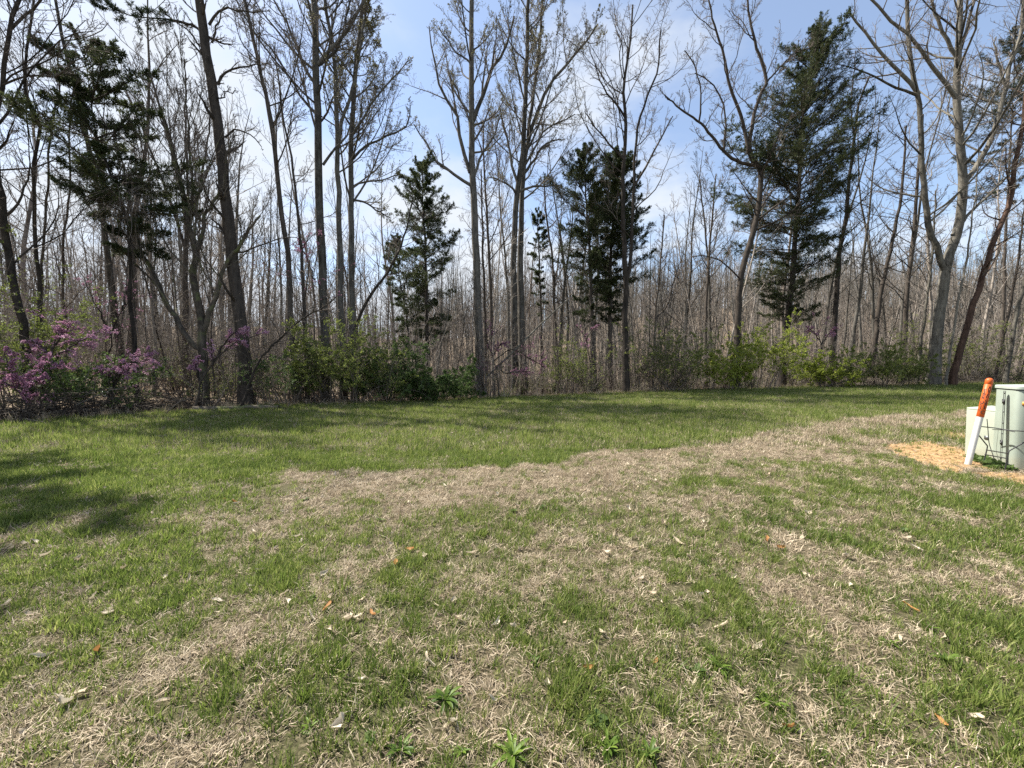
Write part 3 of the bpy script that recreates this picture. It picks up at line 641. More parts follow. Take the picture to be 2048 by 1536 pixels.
cedar('drooping evergreen low behind the narrow cedar and olive shrub', [(820, 780), (815, 650), (800, 560), (790, 470)], 24, 10,
      [(470, 4, 4), (520, 26, 30), (600, 40, 52), (650, 30, 50), (690, 20, 30)], 'dark', nb=40, seed=18, start=0.36, el0=-10, gaps=0.2, dens=0.8)
# trees of the wood's left arm, just outside the view, whose shade lies on the lawn
cedar('shady cedar at the near end of the left wood edge', [(-430, 900), (-425, 400), (-422, 0), (-415, -400), (-410, -760)], 9.8, 36, [(-760, 6, 6), (-500, 70, 70), (0, 130, 130), (300, 160, 160), (600, 130, 130)], 'dark', nb=70, seed=91, start=0.3, gaps=0.3, dens=0.8)
cedar('second shady cedar at the near end of the left wood edge', [(-660, 950), (-655, 300), (-650, -300), (-640, -1000)], 7.6, 40, [(-1000, 6, 6), (-400, 120, 120), (100, 190, 190), (500, 200, 200)], 'dark', nb=70, seed=92, start=0.35, gaps=0.3, dens=0.8)
bare_tree('bare tree leaning over the near end of the left wood edge', [(-700, 900), (-690, 500), (-680, 100), (-670, -300), (-660, -700)], 8.4, 40, 14, 'broad', 'dark')

# -------- shrubs
def shrub(label, cx, Y, wpx_, hpx, leafm, nst=22, seed=1, dens=1.0, leaf=0.055, name='shrub', low=0.25, lean=0.0):
    rs = np.random.default_rng(seed)
    c = at(cx, 770, Y); z0 = float(terrain(c[0], c[1])); base = np.array([c[0], c[1], z0])
    root = empty(name, base, label, 'shrub')
    Wd = 1.3 * wpx_ * Y / FPX / 2; H = 1.12 * hpx * Y / FPX
    a = rs.random(nst) * 2 * math.pi; rr = np.sqrt(rs.random(nst)) * Wd * 0.45
    pos = np.stack([np.cos(a) * rr, np.sin(a) * rr * 0.6, np.full(nst, -0.05)], 1)
    d = np.stack([np.cos(a) * Wd * 0.5 + lean, np.sin(a) * Wd * 0.35, np.full(nst, H * 0.9)], 1) + rs.normal(size=(nst, 3)) * 0.2 * Wd
    d /= np.linalg.norm(d, axis=1, keepdims=True)
    S = march(rs, pos, d, H * rs.uniform(0.55, 1.08, nst), 9, 0.10, -0.015)
    sr = rs.uniform(0.008, 0.02, nst)[:, None] * (1 - np.linspace(0, 1, 9)[None]) + 0.004
    for k in range(min(8, nst)): Acc().tubes(S[k][None], sr[k][None], 5).obj('stem', BARK['brown'], root)
    b2, r2, _ = grow(rs, S, sr, 9, low, 0.98, 52, 0.42, 6, 0.16, -0.01, 0.6, 0.004)
    b3, r3, _ = grow(rs, b2, r2, 5, 0.15, 0.98, 48, 0.5, 3, 0.16, 0.0, 0.6, 0.0035)
    tw = Acc(); tw.tubes(S[8:], sr[8:], 4); tw.tubes(b2, r2, 3); tw.tubes(b3, r3, 3); tw.obj('twigs', BARK['twig'], root, kind='stuff')
    pts = []; 
    for B, q, kk in ((b2, r2, 10), (b3, r3, 11)):
        tt = rs.random((len(B), kk)) * 0.85 + 0.12
        pts.append(sample(B, q, tt)[0].reshape(-1, 3))
    C = np.concatenate(pts); keep = rs.random(len(C)) < dens * np.clip(0.1 + 1.5 * vnoise(C[:, 0] + C[:, 1], C[:, 2], 0.35, 6), 0, 1)
    C = np.repeat(C[keep], 2, 0); C = C + rs.normal(size=C.shape) * 0.018
    Acc().leaves(C, rs.normal(size=C.shape) + [0, 0, 0.3], rs.uniform(0.6, 1.3, len(C)) * leaf * 1.2, 0.6, rs).obj('foliage', leafm, root, kind='stuff')
    return root
shrub('tall leafy green shrub at the left edge around dark trunks', 40, 13.2, 210, 290, MAT_SHRUB, 30, 21, 0.7, 0.055, low=0.1)
shrub('low green shrub under the left redbud blossom', 150, 13.0, 190, 130, MAT_SHRUB_D, 22, 22, 0.55, 0.06)
shrub('broad olive green shrub at the lawn edge below three tall trunks', 690, 17.0, 210, 145, MAT_SHRUB, 34, 23, 0.8, 0.06)
shrub('dense dark green shrub mound at the lawn edge left of centre', 880, 18.6, 150, 85, MAT_SHRUB_D, 34, 24, 1.0, 0.06, low=0.1)
shrub('darker green end of the olive shrub by the lawn', 770, 17.6, 130, 120, MAT_SHRUB_D, 28, 25, 0.8, 0.06, low=0.12)
shrub('thin pale olive shrub behind the pink redbud sprays', 1150, 22.0, 110, 110, MAT_SHRUB, 18, 26, 0.35, 0.06)
shrub('airy yellow green shrub beside the dark two stemmed tree', 1325, 22.8, 140, 130, MAT_SHRUB, 26, 27, 0.55, 0.055)
shrub('bright lime green shrub under the crooked walnut', 1440, 23.5, 110, 90, MAT_SHRUB_B, 24, 28, 0.8, 0.07)
shrub('bright green shrub with bare legs at the tall cedar foot', 1520, 23.9, 110, 125, MAT_SHRUB_B, 22, 29, 0.75, 0.07, low=0.35)
shrub('rounded green shrub right of the tall cedar', 1655, 24.7, 90, 70, MAT_SHRUB_B, 22, 30, 0.85, 0.06)
shrub('spreading mid green shrub left of the big twin tree', 1765, 24.9, 150, 82, MAT_SHRUB, 30, 31, 0.8, 0.06)
shrub('thin green shrub in the back left of the big twin tree', 1830, 27.5, 80, 120, MAT_SHRUB, 14, 32, 0.4, 0.06)
shrub('sparse olive brush behind the orange topped marker post', 1960, 27.0, 120, 110, MAT_SHRUB, 16, 33, 0.4, 0.06)
shrub('small dark sapling shrub right of the large pine base', 575, 16.0, 80, 120, MAT_SHRUB_D, 14, 34, 0.35, 0.06)

# -------- redbuds
def redbud(label, stems, Y, w0, seed, dens=1.0, ground=True, spread=0.34, t0=0.3):
    rs = np.random.default_rng(seed)
    SP = [stem_from_px(s, Y, w0, 1.5, n=12, ground=(ground and k == 0) , jitter=0.03, rs=rs) for k, s in enumerate(stems)]
    root = empty('redbud_tree', SP[0][0][0] + np.array([0, 0, 0.12]), label, 'tree'); base = np.array(root.location)
    for k, (P, R) in enumerate(SP): Acc().tubes((P - base)[None], R[None], 7).obj('trunk' if k == 0 else 'limb', BARK['dark'], root)
    P = np.stack([s[0] for s in SP]); R = np.stack([s[1] for s in SP])
    b2, r2, _ = grow(rs, P, R, 11, t0, 0.99, 55, spread, 7, 0.13, 0.02, 0.6, 0.005)
    b2[:, :, 2] = b2[:, :1, 2] + (b2[:, :, 2] - b2[:, :1, 2]) * 0.6
    b3, r3, _ = grow(rs, b2, r2, 4, 0.2, 0.98, 42, 0.5, 4, 0.14, 0.02, 0.6, 0.004)
    Acc().tubes(b2 - base, r2, 4).tubes(b3 - base, r3, 3).obj('twigs', BARK['dark'], root, kind='stuff')
    C = []
    for B, q, kk in ((P, R, 10), (b2, r2, 14), (b3, r3, 9)):
        lo = 0.5 if B is P else 0.15
        pt = sample(B, q, lo + (1 - lo) * rs.random((len(B), kk)))[0].reshape(-1, 3)
        C.append(np.repeat(pt, 6, 0))
    C = np.concatenate(C); keep = rs.random(len(C)) < 0.62 * dens * np.clip(0.0 + 1.5 * vnoise(C[:, 0] * 1.3, C[:, 2] * 1.3, 0.4, 3), 0, 1)
    C = C[keep] + rs.normal(size=(keep.sum(), 3)) * 0.011
    Acc().leaves(C - base, rs.normal(size=C.shape), rs.uniform(0.025, 0.05, len(C)), 0.75, rs).obj('blossoms', MAT_BLOSSOM, root, kind='stuff')
redbud('pink redbud in full flower at left in front of the dark trunks', [[(98, 800), (100, 730), (108, 690), (110, 640), (108, 625)], [(100, 735), (130, 700), (165, 680), (200, 660)], [(101, 710), (80, 690), (60, 680)], [(104, 700), (130, 660), (145, 640)]], 12.6, 7, 41, 1.2, spread=0.45)
redbud('low magenta redbud sprays beside the white object at left', [[(225, 800), (228, 770), (240, 750), (270, 730), (310, 715)], [(228, 765), (210, 745), (200, 735)], [(236, 755), (260, 725), (300, 700)], [(230, 760), (240, 735), (250, 722)]], 12.9, 6, 42, 1.2, spread=0.42)
redbud('low pink flowering redbud at the far left lawn edge', [[(45, 830), (50, 790), (52, 760), (45, 745)], [(50, 790), (20, 770), (-10, 760)], [(50, 785), (75, 760), (90, 750)], [(48, 800), (20, 730), (10, 700)], [(52, 770), (90, 725), (130, 735)]], 11.4, 6, 43, 1.0, spread=0.42)
redbud('arching redbud branch with pink flowers crossing the large pine trunk', [[(384, 808), (402, 765), (425, 730), (450, 700), (480, 683), (535, 662)], [(425, 730), (445, 690), (470, 665), (490, 655)], [(402, 765), (392, 735), (395, 715)]], 14.0, 6, 44, 1.1, spread=0.26, t0=0.45)
redbud('faint redbud sprays high in the left of the three tall trunks', [[(628, 760), (630, 640), (628, 540), (640, 490), (652, 470)], [(630, 560), (610, 510), (596, 480)]], 18.2, 3, 45, 0.8, spread=0.3, t0=0.6)
redbud('pink redbud sprays low between the central poplar and close pair', [[(1000, 785), (990, 730), (985, 715), (978, 695), (968, 640)], [(988, 722), (1020, 700), (1050, 710), (1090, 735)], [(990, 735), (1015, 745), (1060, 742)], [(985, 715), (1000, 690), (1015, 690)]], 21.8, 2.6, 46, 1.1, spread=0.5)
redbud('small redbud tuft in front of the left middle cedar', [[(1185, 785), (1180, 720), (1170, 675), (1160, 660), (1150, 650)], [(1172, 680), (1185, 660), (1196, 648)]], 23.0, 3, 47, 1.0, spread=0.2, t0=0.6)
redbud('slim redbud with lilac flowers right of the tall cedar', [[(1640, 770), (1642, 700), (1636, 665), (1630, 635)], [(1642, 690), (1655, 670), (1668, 655)], [(1640, 680), (1622, 660), (1612, 655)]], 25.4, 3, 48, 1.1, spread=0.4)
redbud('faint reddish redbud behind the left cedar trunk', [[(215, 790), (220, 680), (245, 620), (262, 595), (280, 580)], [(222, 670), (190, 610), (165, 545)], [(245, 620), (258, 570), (268, 560)]], 15.5, 5, 49, 0.3, spread=0.25)

# ------------------------------------------------------------------ the wood behind
def wood_tree_mesh(seed, H, r, style='poplar'):
    rs = np.random.default_rng(seed)
    n = 14
    P = march(rs, np.zeros((1, 3)) + [0, 0, -0.3], np.array([[rs.normal() * 0.06, rs.normal() * 0.06, 1.0]]), np.array([H]), n, 0.045, 0.05)
    s = np.linspace(0, 1, n)[None]
    R = r * (1 - s) + 0.012 * s; R[:, 0] *= 1.3
    L1, r1, _ = grow(rs, P, R, 20, 0.22 + 0.2 * rs.random(), 0.98, 50, 0.2, 6, 0.11, 0.12, 0.4, 0.011, shape=0.55, rmax=0.045)
    L2, r2, _ = grow(rs, L1, r1, 5, 0.2, 0.98, 44, 0.42, 4, 0.13, 0.08, 0.6, 0.007)
    L3, r3, _ = grow(rs, L2, r2, 4, 0.2, 0.98, 44, 0.48, 3, 0.14, 0.06, 0.7, 0.005)
    a = Acc(); a.tubes(P, R, 7); a.tubes(L1, r1, 4); a.tubes(L2, r2, 3); a.tubes(L3, r3, 3)
    return a
WOOD = [(wood_tree_mesh(200 + k, h, r)) for k, (h, r) in enumerate([(15, .10), (17, .13), (13, .08), (19, .15), (11, .06), (16, .09), (18, .12), (12, .07), (14, .11), (9, .045)])]
def wood_far(seed, H, r_):
    rs = np.random.default_rng(seed); n = 10
    P = march(rs, np.zeros((1, 3)) + [0, 0, -0.3], np.array([[rs.normal() * 0.06, rs.normal() * 0.06, 1.0]]), np.array([H]), n, 0.045, 0.05)
    R = np.linspace(r_, 0.015, n)[None]
    L1, r1, _ = grow(rs, P, R, 16, 0.35, 0.98, 46, 0.2, 5, 0.11, 0.12, 0.4, 0.012, shape=0.5, rmax=0.045)
    L2, r2, _ = grow(rs, L1, r1, 5, 0.2, 0.98, 42, 0.45, 3, 0.13, 0.08, 0.6, 0.008)
    return Acc().tubes(P, R, 6).tubes(L1, r1, 3).tubes(L2, r2, 3)
FAR_ME = [wood_far(250 + k, h, r_).mesh('far_tree', BARK[('wood', 'pale', 'wood', 'grey', 'twig')[k % 5]]) for k, (h, r_) in enumerate([(15, .12), (17, .15), (13, .09), (19, .18), (12, .08), (16, .10), (18, .14), (14, .10)])]
WOOD_ME = [a.mesh('bare_wood_tree', BARK[('wood', 'grey', 'wood', 'twig', 'wood')[k % 5]]) for k, a in enumerate(WOOD)]
def wood_points(n, d0, d1, seed, lim=1.5):
    rs = np.random.default_rng(seed); out_ = []
    while len(out_) < n:
        d = d0 + (d1 - d0) * rs.random(); ang = rs.uniform(-lim, lim)
        # solve y = ye(ang*y)+d
        y = 22.0 + d
        for _ in range(12): y = float(ye(ang * y)) + d
        if y < 6: continue
        # area weighting: nearer depths get fewer per angle
        if rs.random() > (y / (30 + d1)) ** 0.7: continue
        out_.append((ang * y, y, d))
    return np.array(out_), rs
pts, rs = wood_points(290, 2.0, 52.0, 301)
pts = pts[~((pts[:, 0] / pts[:, 1] < -0.2) & (rs.random(len(pts)) < 0.3))]
for k, (x, y, d) in enumerate(pts):
    o = bpy.data.objects.new('bare_tree', WOOD_ME[rs.integers(len(WOOD_ME))]); COL.objects.link(o)
    o.location = (x, y, float(terrain(x, y))); s = rs.uniform(0.75, 1.45) if d < 30 else rs.uniform(0.8, 1.25)
    o.scale = (s, s, s * rs.uniform(0.9, 1.15)); o.rotation_euler = (rs.normal() * 0.03, rs.normal() * 0.03, rs.random() * 6.28)
    tag(o, 'thin bare tree deep in the wood behind the front row of trees', 'tree', 'thin bare trees of the wood behind the lawn')

pts2, rs2 = wood_points(60, 5.0, 24.0, 309)
pts2 = pts2[pts2[:, 0] / pts2[:, 1] > -0.12][:42]
for x, y, d in pts2:
    o = bpy.data.objects.new('bare_tree', WOOD_ME[(1, 3, 6, 5)[rs2.integers(4)]]); COL.objects.link(o); s = rs2.uniform(0.95, 1.3)
    o.location = (x, y, float(terrain(x, y))); o.scale = (s, s, s); o.rotation_euler = (rs2.normal() * 0.04, rs2.normal() * 0.04, rs2.random() * 6.28)
    tag(o, 'thin bare tree deep in the wood behind the front row of trees', 'tree', 'thin bare trees of the wood behind the lawn')

# scatter tool: one object of kind stuff, instances of small source meshes on its points
SRC_N = [0]
def scatter(name, P, rot, scl, idx, meshes):
    SRC_N[0] += 1
    srcs = bpy.data.collections.new(f'{name}_sources')
    for k, me in enumerate(meshes):
        o = bpy.data.objects.new(f'{name}_piece_{k:02d}', me); srcs.objects.link(o)
    me = bpy.data.meshes.new(name); me.vertices.add(len(P)); me.vertices.foreach_set('co', np.asarray(P, np.float32).ravel())
    a = me.attributes.new('rot', 'FLOAT_VECTOR', 'POINT'); a.data.foreach_set('vector', np.asarray(rot, np.float32).ravel())
    a = me.attributes.new('scl', 'FLOAT_VECTOR', 'POINT'); a.data.foreach_set('vector', np.asarray(scl, np.float32).ravel())
    a = me.attributes.new('idx', 'INT', 'POINT'); a.data.foreach_set('value', np.asarray(idx, np.int32))
    o = bpy.data.objects.new(name, me); COL.objects.link(o); o['kind'] = 'stuff'
    g = bpy.data.node_groups.new(f'{name}_scatter', 'GeometryNodeTree')
    g.interface.new_socket('Geometry', in_out='INPUT', socket_type='NodeSocketGeometry')
    g.interface.new_socket('Geometry', in_out='OUTPUT', socket_type='NodeSocketGeometry')
    gi = g.nodes.new('NodeGroupInput'); go = g.nodes.new('NodeGroupOutput')
    ci = g.nodes.new('GeometryNodeCollectionInfo'); ci.inputs['Collection'].default_value = srcs
    ci.inputs['Separate Children'].default_value = True; ci.inputs['Reset Children'].default_value = True
    ip = g.nodes.new('GeometryNodeInstanceOnPoints'); ip.inputs['Pick Instance'].default_value = True
    def na(nm, ty):
        n = g.nodes.new('GeometryNodeInputNamedAttribute'); n.data_type = ty; n.inputs['Name'].default_value = nm; return n.outputs['Attribute']
    g.links.new(gi.outputs[0], ip.inputs['Points']); g.links.new(ci.outputs[0], ip.inputs['Instance'])
    g.links.new(na('idx', 'INT'), ip.inputs['Instance Index'])
    e = g.nodes.new('FunctionNodeEulerToRotation'); g.links.new(na('rot', 'FLOAT_VECTOR'), e.inputs[0]); g.links.new(e.outputs[0], ip.inputs['Rotation'])
    g.links.new(na('scl', 'FLOAT_VECTOR'), ip.inputs['Scale'])
    g.links.new(ip.outputs[0], go.inputs[0])
    md = o.modifiers.new('scatter', 'NODES'); md.node_group = g
    return o

pts, rs = wood_points(4600, 30.0, 150.0, 302, 1.7)
n = len(pts)
s = rs.uniform(0.75, 1.3, n)
left = pts[:, 0] / pts[:, 1] < -0.25
keep = ~(left & (rs.random(n) < 0.5))
pts, s = pts[keep], s[keep]; n = len(pts)
scatter('far_woodland', np.stack([pts[:, 0], pts[:, 1], terrain(pts[:, 0], pts[:, 1])], 1), np.stack([rs.normal(size=n) * .03, rs.normal(size=n) * .03, rs.random(n) * 6.28], 1),
        np.stack([s, s, s], 1), rs.integers(0, len(FAR_ME), n), FAR_ME)
# distant ridge woods
rs = np.random.default_rng(303)
n = 2600
ang = rs.uniform(-1.6, 1.6, n); y = rs.uniform(190, 470, n); x = ang * y
s = rs.uniform(0.9, 1.4, n)
scatter('ridge_woodland', np.stack([x, y, terrain(x, y)], 1), np.stack([np.zeros(n), np.zeros(n), rs.random(n) * 6.28], 1), np.stack([s * 1.3, s * 1.3, s], 1), rs.integers(0, len(FAR_ME), n), FAR_ME)

# undergrowth: bare brush along and behind the edge
def brush_mesh(seed, H, leaf=None):
    rs = np.random.default_rng(seed); m = 9
    a = rs.random(m) * 6.28
    pos = np.stack([np.cos(a) * 0.25, np.sin(a) * 0.25, np.full(m, -0.05)], 1) * rs.random((m, 1))
    d = np.stack([np.cos(a) * 0.35, np.sin(a) * 0.35, np.ones(m)], 1) + rs.normal(size=(m, 3)) * 0.18
    d /= np.linalg.norm(d, axis=1, keepdims=True)
    S = march(rs, pos, d, H * rs.uniform(0.5, 1.1, m), 8, 0.10, 0.0); q = rs.uniform(0.006, 0.014, m)[:, None] * (1 - np.linspace(0, 1, 8)[None]) + 0.004
    b2, r2, _ = grow(rs, S, q, 6, 0.2, 0.98, 50, 0.35, 4, 0.16, 0.02, 0.6, 0.004)
    b3, r3, _ = grow(rs, b2, r2, 3, 0.2, 0.98, 46, 0.5, 3, 0.18, 0.0, 0.7, 0.0035)
    a = Acc().tubes(S, q, 3).tubes(b2, r2, 3).tubes(b3, r3, 3)
    nb_ = sum(len(f) for f in a.f)
    if leaf:
        C = sample(b3, r3, rs.random((len(b3), leaf)))[0].reshape(-1, 3)
        a.leaves(C, rs.normal(size=C.shape), rs.uniform(0.03, 0.06, len(C)), 0.6, rs)
    return a, nb_
def brush_me(k, h, m, leaf, lm):
    a, nb_ = brush_mesh(400 + k, h, leaf); me = a.mesh('brush', [BARK[m], lm])
    mi = np.zeros(len(me.polygons), np.int32); mi[nb_:] = 1; me.polygons.foreach_set('material_index', mi)
    return me
BRUSH = [brush_me(k, h, m, lf, lm) for k, (h, m, lf, lm) in enumerate([(1.2, 'twig', 0, MAT_BUD), (2.0, 'twig', 3, MAT_SHRUB), (3.0, 'brown', 0, MAT_BUD), (1.6, 'wood', 4, MAT_SHRUB), (2.6, 'twig', 2, MAT_BUD), (0.9, 'brown', 5, MAT_SHRUB_D), (3.6, 'wood', 0, MAT_BUD), (5.0, 'wood', 0, MAT_BUD), (5.5, 'twig', 1, MAT_BUD)])]
pts, rs = wood_points(1900, 1.5, 26.0, 304, 1.6)
kp = (pts[:, 0] / pts[:, 1] > -0.2) | (rs.random(len(pts)) < 0.55); pts = pts[kp]
more, _ = wood_points(170, 0.9, 3.0, 305, 1.6)
pts = np.concatenate([pts, more]); n = len(pts)
s = rs.uniform(0.6, 1.3, n)
scatter('undergrowth', np.stack([pts[:, 0], pts[:, 1], terrain(pts[:, 0], pts[:, 1])], 1), np.stack([rs.normal(size=n) * .12, rs.normal(size=n) * .12, rs.random(n) * 6.28], 1), np.stack([s, s, s], 1), rs.integers(0, len(BRUSH), n), BRUSH)

# saplings one can count along the edge
SAP = []
for k in range(5):
    rs = np.random.default_rng(500 + k); Hs = 4.5 + 1.2 * k; nn = 12
    P = march(rs, np.zeros((1, 3)) + [0, 0, -0.15], np.array([[rs.normal() * .1, rs.normal() * .1, 1.0]]), np.array([Hs]), nn, 0.06, 0.02)
    R = 0.028 * (1 - np.linspace(0, 1, nn)[None]) + 0.006
    b1, q1, _ = grow(rs, P, R, 14, 0.2, 0.98, 50, 0.22, 5, 0.14, 0.05, 0.5, 0.006, shape=0.5)
    b2, q2, _ = grow(rs, b1, q1, 5, 0.2, 0.98, 45, 0.42, 3, 0.15, 0.04, 0.6, 0.005)
    SAP.append(Acc().tubes(P, R, 6).tubes(b1, q1, 3).tubes(b2, q2, 3).mesh('sapling', BARK[('dark', 'twig', 'brown', 'grey', 'dark')[k]]))
pts, rs = wood_points(64, 0.6, 9.0, 306, 1.36)
for x, y, d in pts:
    o = bpy.data.objects.new('sapling', SAP[rs.integers(5)]); COL.objects.link(o); s = rs.uniform(0.6, 1.15)
    o.location = (x, y, float(terrain(x, y))); o.scale = (s, s, s); o.rotation_euler = (rs.normal() * .08, rs.normal() * .08, rs.random() * 6.28)
    tag(o, 'leafless whip thin sapling rising from the brush at the wood edge', 'sapling', 'whip thin saplings along the wood edge')

# leaf litter on the wood floor
def leaf_mesh(seed, m, L=0.09, W=0.04, curl=0.5):
    rs = np.random.default_rng(seed); nu, nv = 6, 3
    V = []
    for i in range(nu):
        u = i / (nu - 1); wv = W * math.sin(math.pi * min(0.97, 0.06 + u * 0.93)) ** 0.8 * (1 + 0.2 * rs.normal())
        for j in range(nv):
            v = j / (nv - 1) - 0.5
            V.append([u * L - L / 2, v * wv + 0.008 * math.sin(u * 5 + seed), 0.008 + curl * L * (abs(v) ** 1.5 * 0.9 + (u - 0.5) ** 2 * 0.8) + rs.normal() * 0.0015])
    F = [[i * nv + j, (i + 1) * nv + j, (i + 1) * nv + j + 1, i * nv + j + 1] for i in range(nu - 1) for j in range(nv - 1)]
    a = Acc(); a.add(V, np.array(F)); return a.mesh('leaf', m)
LIT = [leaf_mesh(600 + k, MAT_LITTER, 0.11, 0.06, c) for k, c in enumerate((0.2, 0.6, 0.9, 0.4))]
pts, rs = wood_points(9000, -0.1, 10.0, 307, 1.5); n = len(pts); s = rs.uniform(0.7, 1.5, n)
scatter('leaf_litter', np.stack([pts[:, 0], pts[:, 1], terrain(pts[:, 0], pts[:, 1])], 1), np.stack([rs.normal(size=n) * .4, rs.normal(size=n) * .4, rs.random(n) * 6.28], 1), np.stack([s, s, s], 1), rs.integers(0, 4, n), LIT)

# ------------------------------------------------------------------ fallen wood and brush at the edge
def stick(name, label, pix, Y, w0, w1, m, cat, rest=True, twigs=0, seed=1, n=14, group=None):
    rs = np.random.default_rng(seed)
    P = smooth_poly([at(p[0], p[1], p[2] if len(p) > 2 else Y) for p in pix], n)
    r = np.linspace(wpx(pix[0][0], Y, w0), wpx(pix[-1][0], Y, w1), n)
    if rest: P[:, 2] = np.maximum(P[:, 2], terrain(P[:, 0], P[:, 1]) + r * 0.8)
    base = P[0].copy(); base[2] = float(terrain(base[0], base[1]))
    root = empty(name, base, label, cat, group)
    Acc().tubes((P - base)[None], r[None], 9).obj('stem', BARK[m], root)
    if twigs:
        b, q, _ = grow(rs, P[None], r[None], twigs, 0.3, 0.99, 40, 0.25, 5, 0.12, 0.0, 0.5, 0.005)
        b2, q2, _ = grow(rs, b, q, 4, 0.3, 0.99, 40, 0.4, 3, 0.12, 0.0, 0.5, 0.004)
        Acc().tubes(b - base, q, 4).tubes(b2 - base, q2, 3).obj('twigs', BARK[m], root, kind='stuff')
    return root
def log(label, a, b, ya, yb_, r):
    A, B = at(a[0], a[1], ya), at(b[0], b[1], yb_)
    for Q in (A, B): Q[2] = float(terrain(Q[0], Q[1])) + r * 0.8
    rs = np.random.default_rng(3); P = A + (B - A) * np.linspace(0, 1, 14)[:, None] + rs.normal(size=(14, 3)) * 0.02
    base = P[0].copy(); root = empty('fallen_log', base, label, 'log')
    R = np.linspace(r, r * 0.7, 14) * (1 + rs.normal(size=14) * 0.05)
    Acc().tubes((P - base)[None], R[None], 12).obj('trunk', BARK['mossy'], root)
    for e, o_ in ((0, -1), (13, 1)):
        ax = (P[1] - P[0]) / np.linalg.norm(P[1] - P[0]); u = np.cross(ax, [0, 0, 1]); u /= np.linalg.norm(u); v = np.cross(ax, u)
        aa = np.arange(12) * 2 * math.pi / 12
        ring = P[e] - base + (u * np.cos(aa)[:, None] + v * np.sin(aa)[:, None]) * R[e] * 1.0
        ac = Acc(); ac.add(np.vstack([ring + ax * o_ * 0.004, P[e] - base + ax * o_ * 0.012]), np.array([[k, (k + 1) % 12, 12] for k in range(12)])); ac.obj('cut_end', BARK['pale'], root)
log('rotten fallen log lying along the lawn edge below the large pine', (385, 806), (560, 822), 13.9, 14.5, 0.10)
stick('fallen_branch', 'long pale fallen branch lying on the grass right of the tall cedar', [(1550, 782, 25.0), (1620, 778, 25.0), (1670, 768, 25.2), (1720, 752, 25.6), (1745, 735, 26)], 25.0, 2, 4, 'pale', 'branch', twigs=5, seed=4)
stick('leaning_pole', 'pale dead stem leaning diagonally across the close pair of trunks', [(970, 757), (1030, 700), (1090, 640), (1135, 600)], 21.4, 4, 2.5, 'pale', 'branch', rest=False, seed=5)
stick('fallen_branch', 'bent bare bough lying over the brush pile at left', [(100, 800), (150, 796), (190, 784), (225, 775)], 12.2, 4, 2, 'pale', 'branch', rest=False, twigs=4, seed=6)
stick('fallen_branch', 'thin dead bough leaning on the brush by the rotten log', [(320, 838), (345, 815), (370, 795)], 12.9, 3, 2, 'twig', 'branch', rest=False, twigs=3, seed=7)
stick('fallen_branch', 'grey dead bough leaning up at the edge of the airy shrub', [(1360, 790), (1325, 765), (1300, 742)], 22.9, 3, 2, 'pale', 'branch', rest=False, seed=8)
def brush_pile(label, poly, Yr, cnt, seed, H, Lr=(0.6, 2.2)):
    """heap of tangled cut twigs; poly: pixel x range"""
    rs = np.random.default_rng(seed)
    px = rs.uniform(poly[0], poly[1], cnt); Y = rs.uniform(*Yr, cnt) if not callable(Yr) else Yr(px) + rs.uniform(0.1, 1.4, cnt)
    x = (px - 1024) / FPX * Y; z0 = terrain(x, Y)
    env = H * np.clip(1 - np.abs((px - (poly[0] + poly[1]) / 2) / ((poly[1] - poly[0]) / 2)) ** 3, 0.15, 1)
    pos = np.stack([x, Y, z0 + env * rs.random(cnt) ** 1.5], 1)
    d = rs.normal(size=(cnt, 3)) * [1, 0.7, 0.28]; d /= np.linalg.norm(d, axis=1, keepdims=True)
    Q = march(rs, pos, d, rs.uniform(*Lr, cnt), 7, 0.13, -0.03)
    Q[:, :, 2] = np.maximum(Q[:, :, 2], terrain(Q[:, :, 0], Q[:, :, 1]) + 0.01)
    q = rs.uniform(0.005, 0.016, cnt)[:, None] * (1 - 0.7 * np.linspace(0, 1, 7)[None])
    b, r, _ = grow(rs, Q, q, 3, 0.2, 0.95, 45, 0.4, 4, 0.15, 0.0, 0.6, 0.004)
    base = np.array([x.mean(), Y.mean(), float(terrain(x.mean(), Y.mean()))])
    root = empty('brush_pile', base, label, 'brush pile')
    big = np.argsort(-q[:, 0])[:24]
    for k in big: Acc().tubes((Q[k] - base)[None], q[k][None], 5).obj('stick', BARK[('brown', 'twig', 'pale')[k % 3]], root)
    oth = np.setdiff1d(np.arange(cnt), big)
    Acc().tubes(Q[oth] - base, q[oth], 4).tubes(b - base, r, 3).obj('twigs', BARK['brown'], root, kind='stuff')
edgeY = lambda px: np.interp((px - 1024) / FPX, np.array([EX[k] / EY[k] for k in range(3, 13)]), EY[3:13])
brush_pile('dark tangled brush pile along the left lawn edge', (-60, 300), edgeY, 520, 51, 0.75)
brush_pile('thin heap of cut twigs beside the rotten log', (260, 420), edgeY, 200, 52, 0.5, (0.5, 1.6))
brush_pile('low windrow of sticks at the right lawn edge behind the marker post', (1830, 2100), edgeY, 300, 53, 0.4, (0.6, 2.4))
brush_pile('scattered cut sticks at the edge under the olive shrub', (560, 720), edgeY, 120, 54, 0.3)
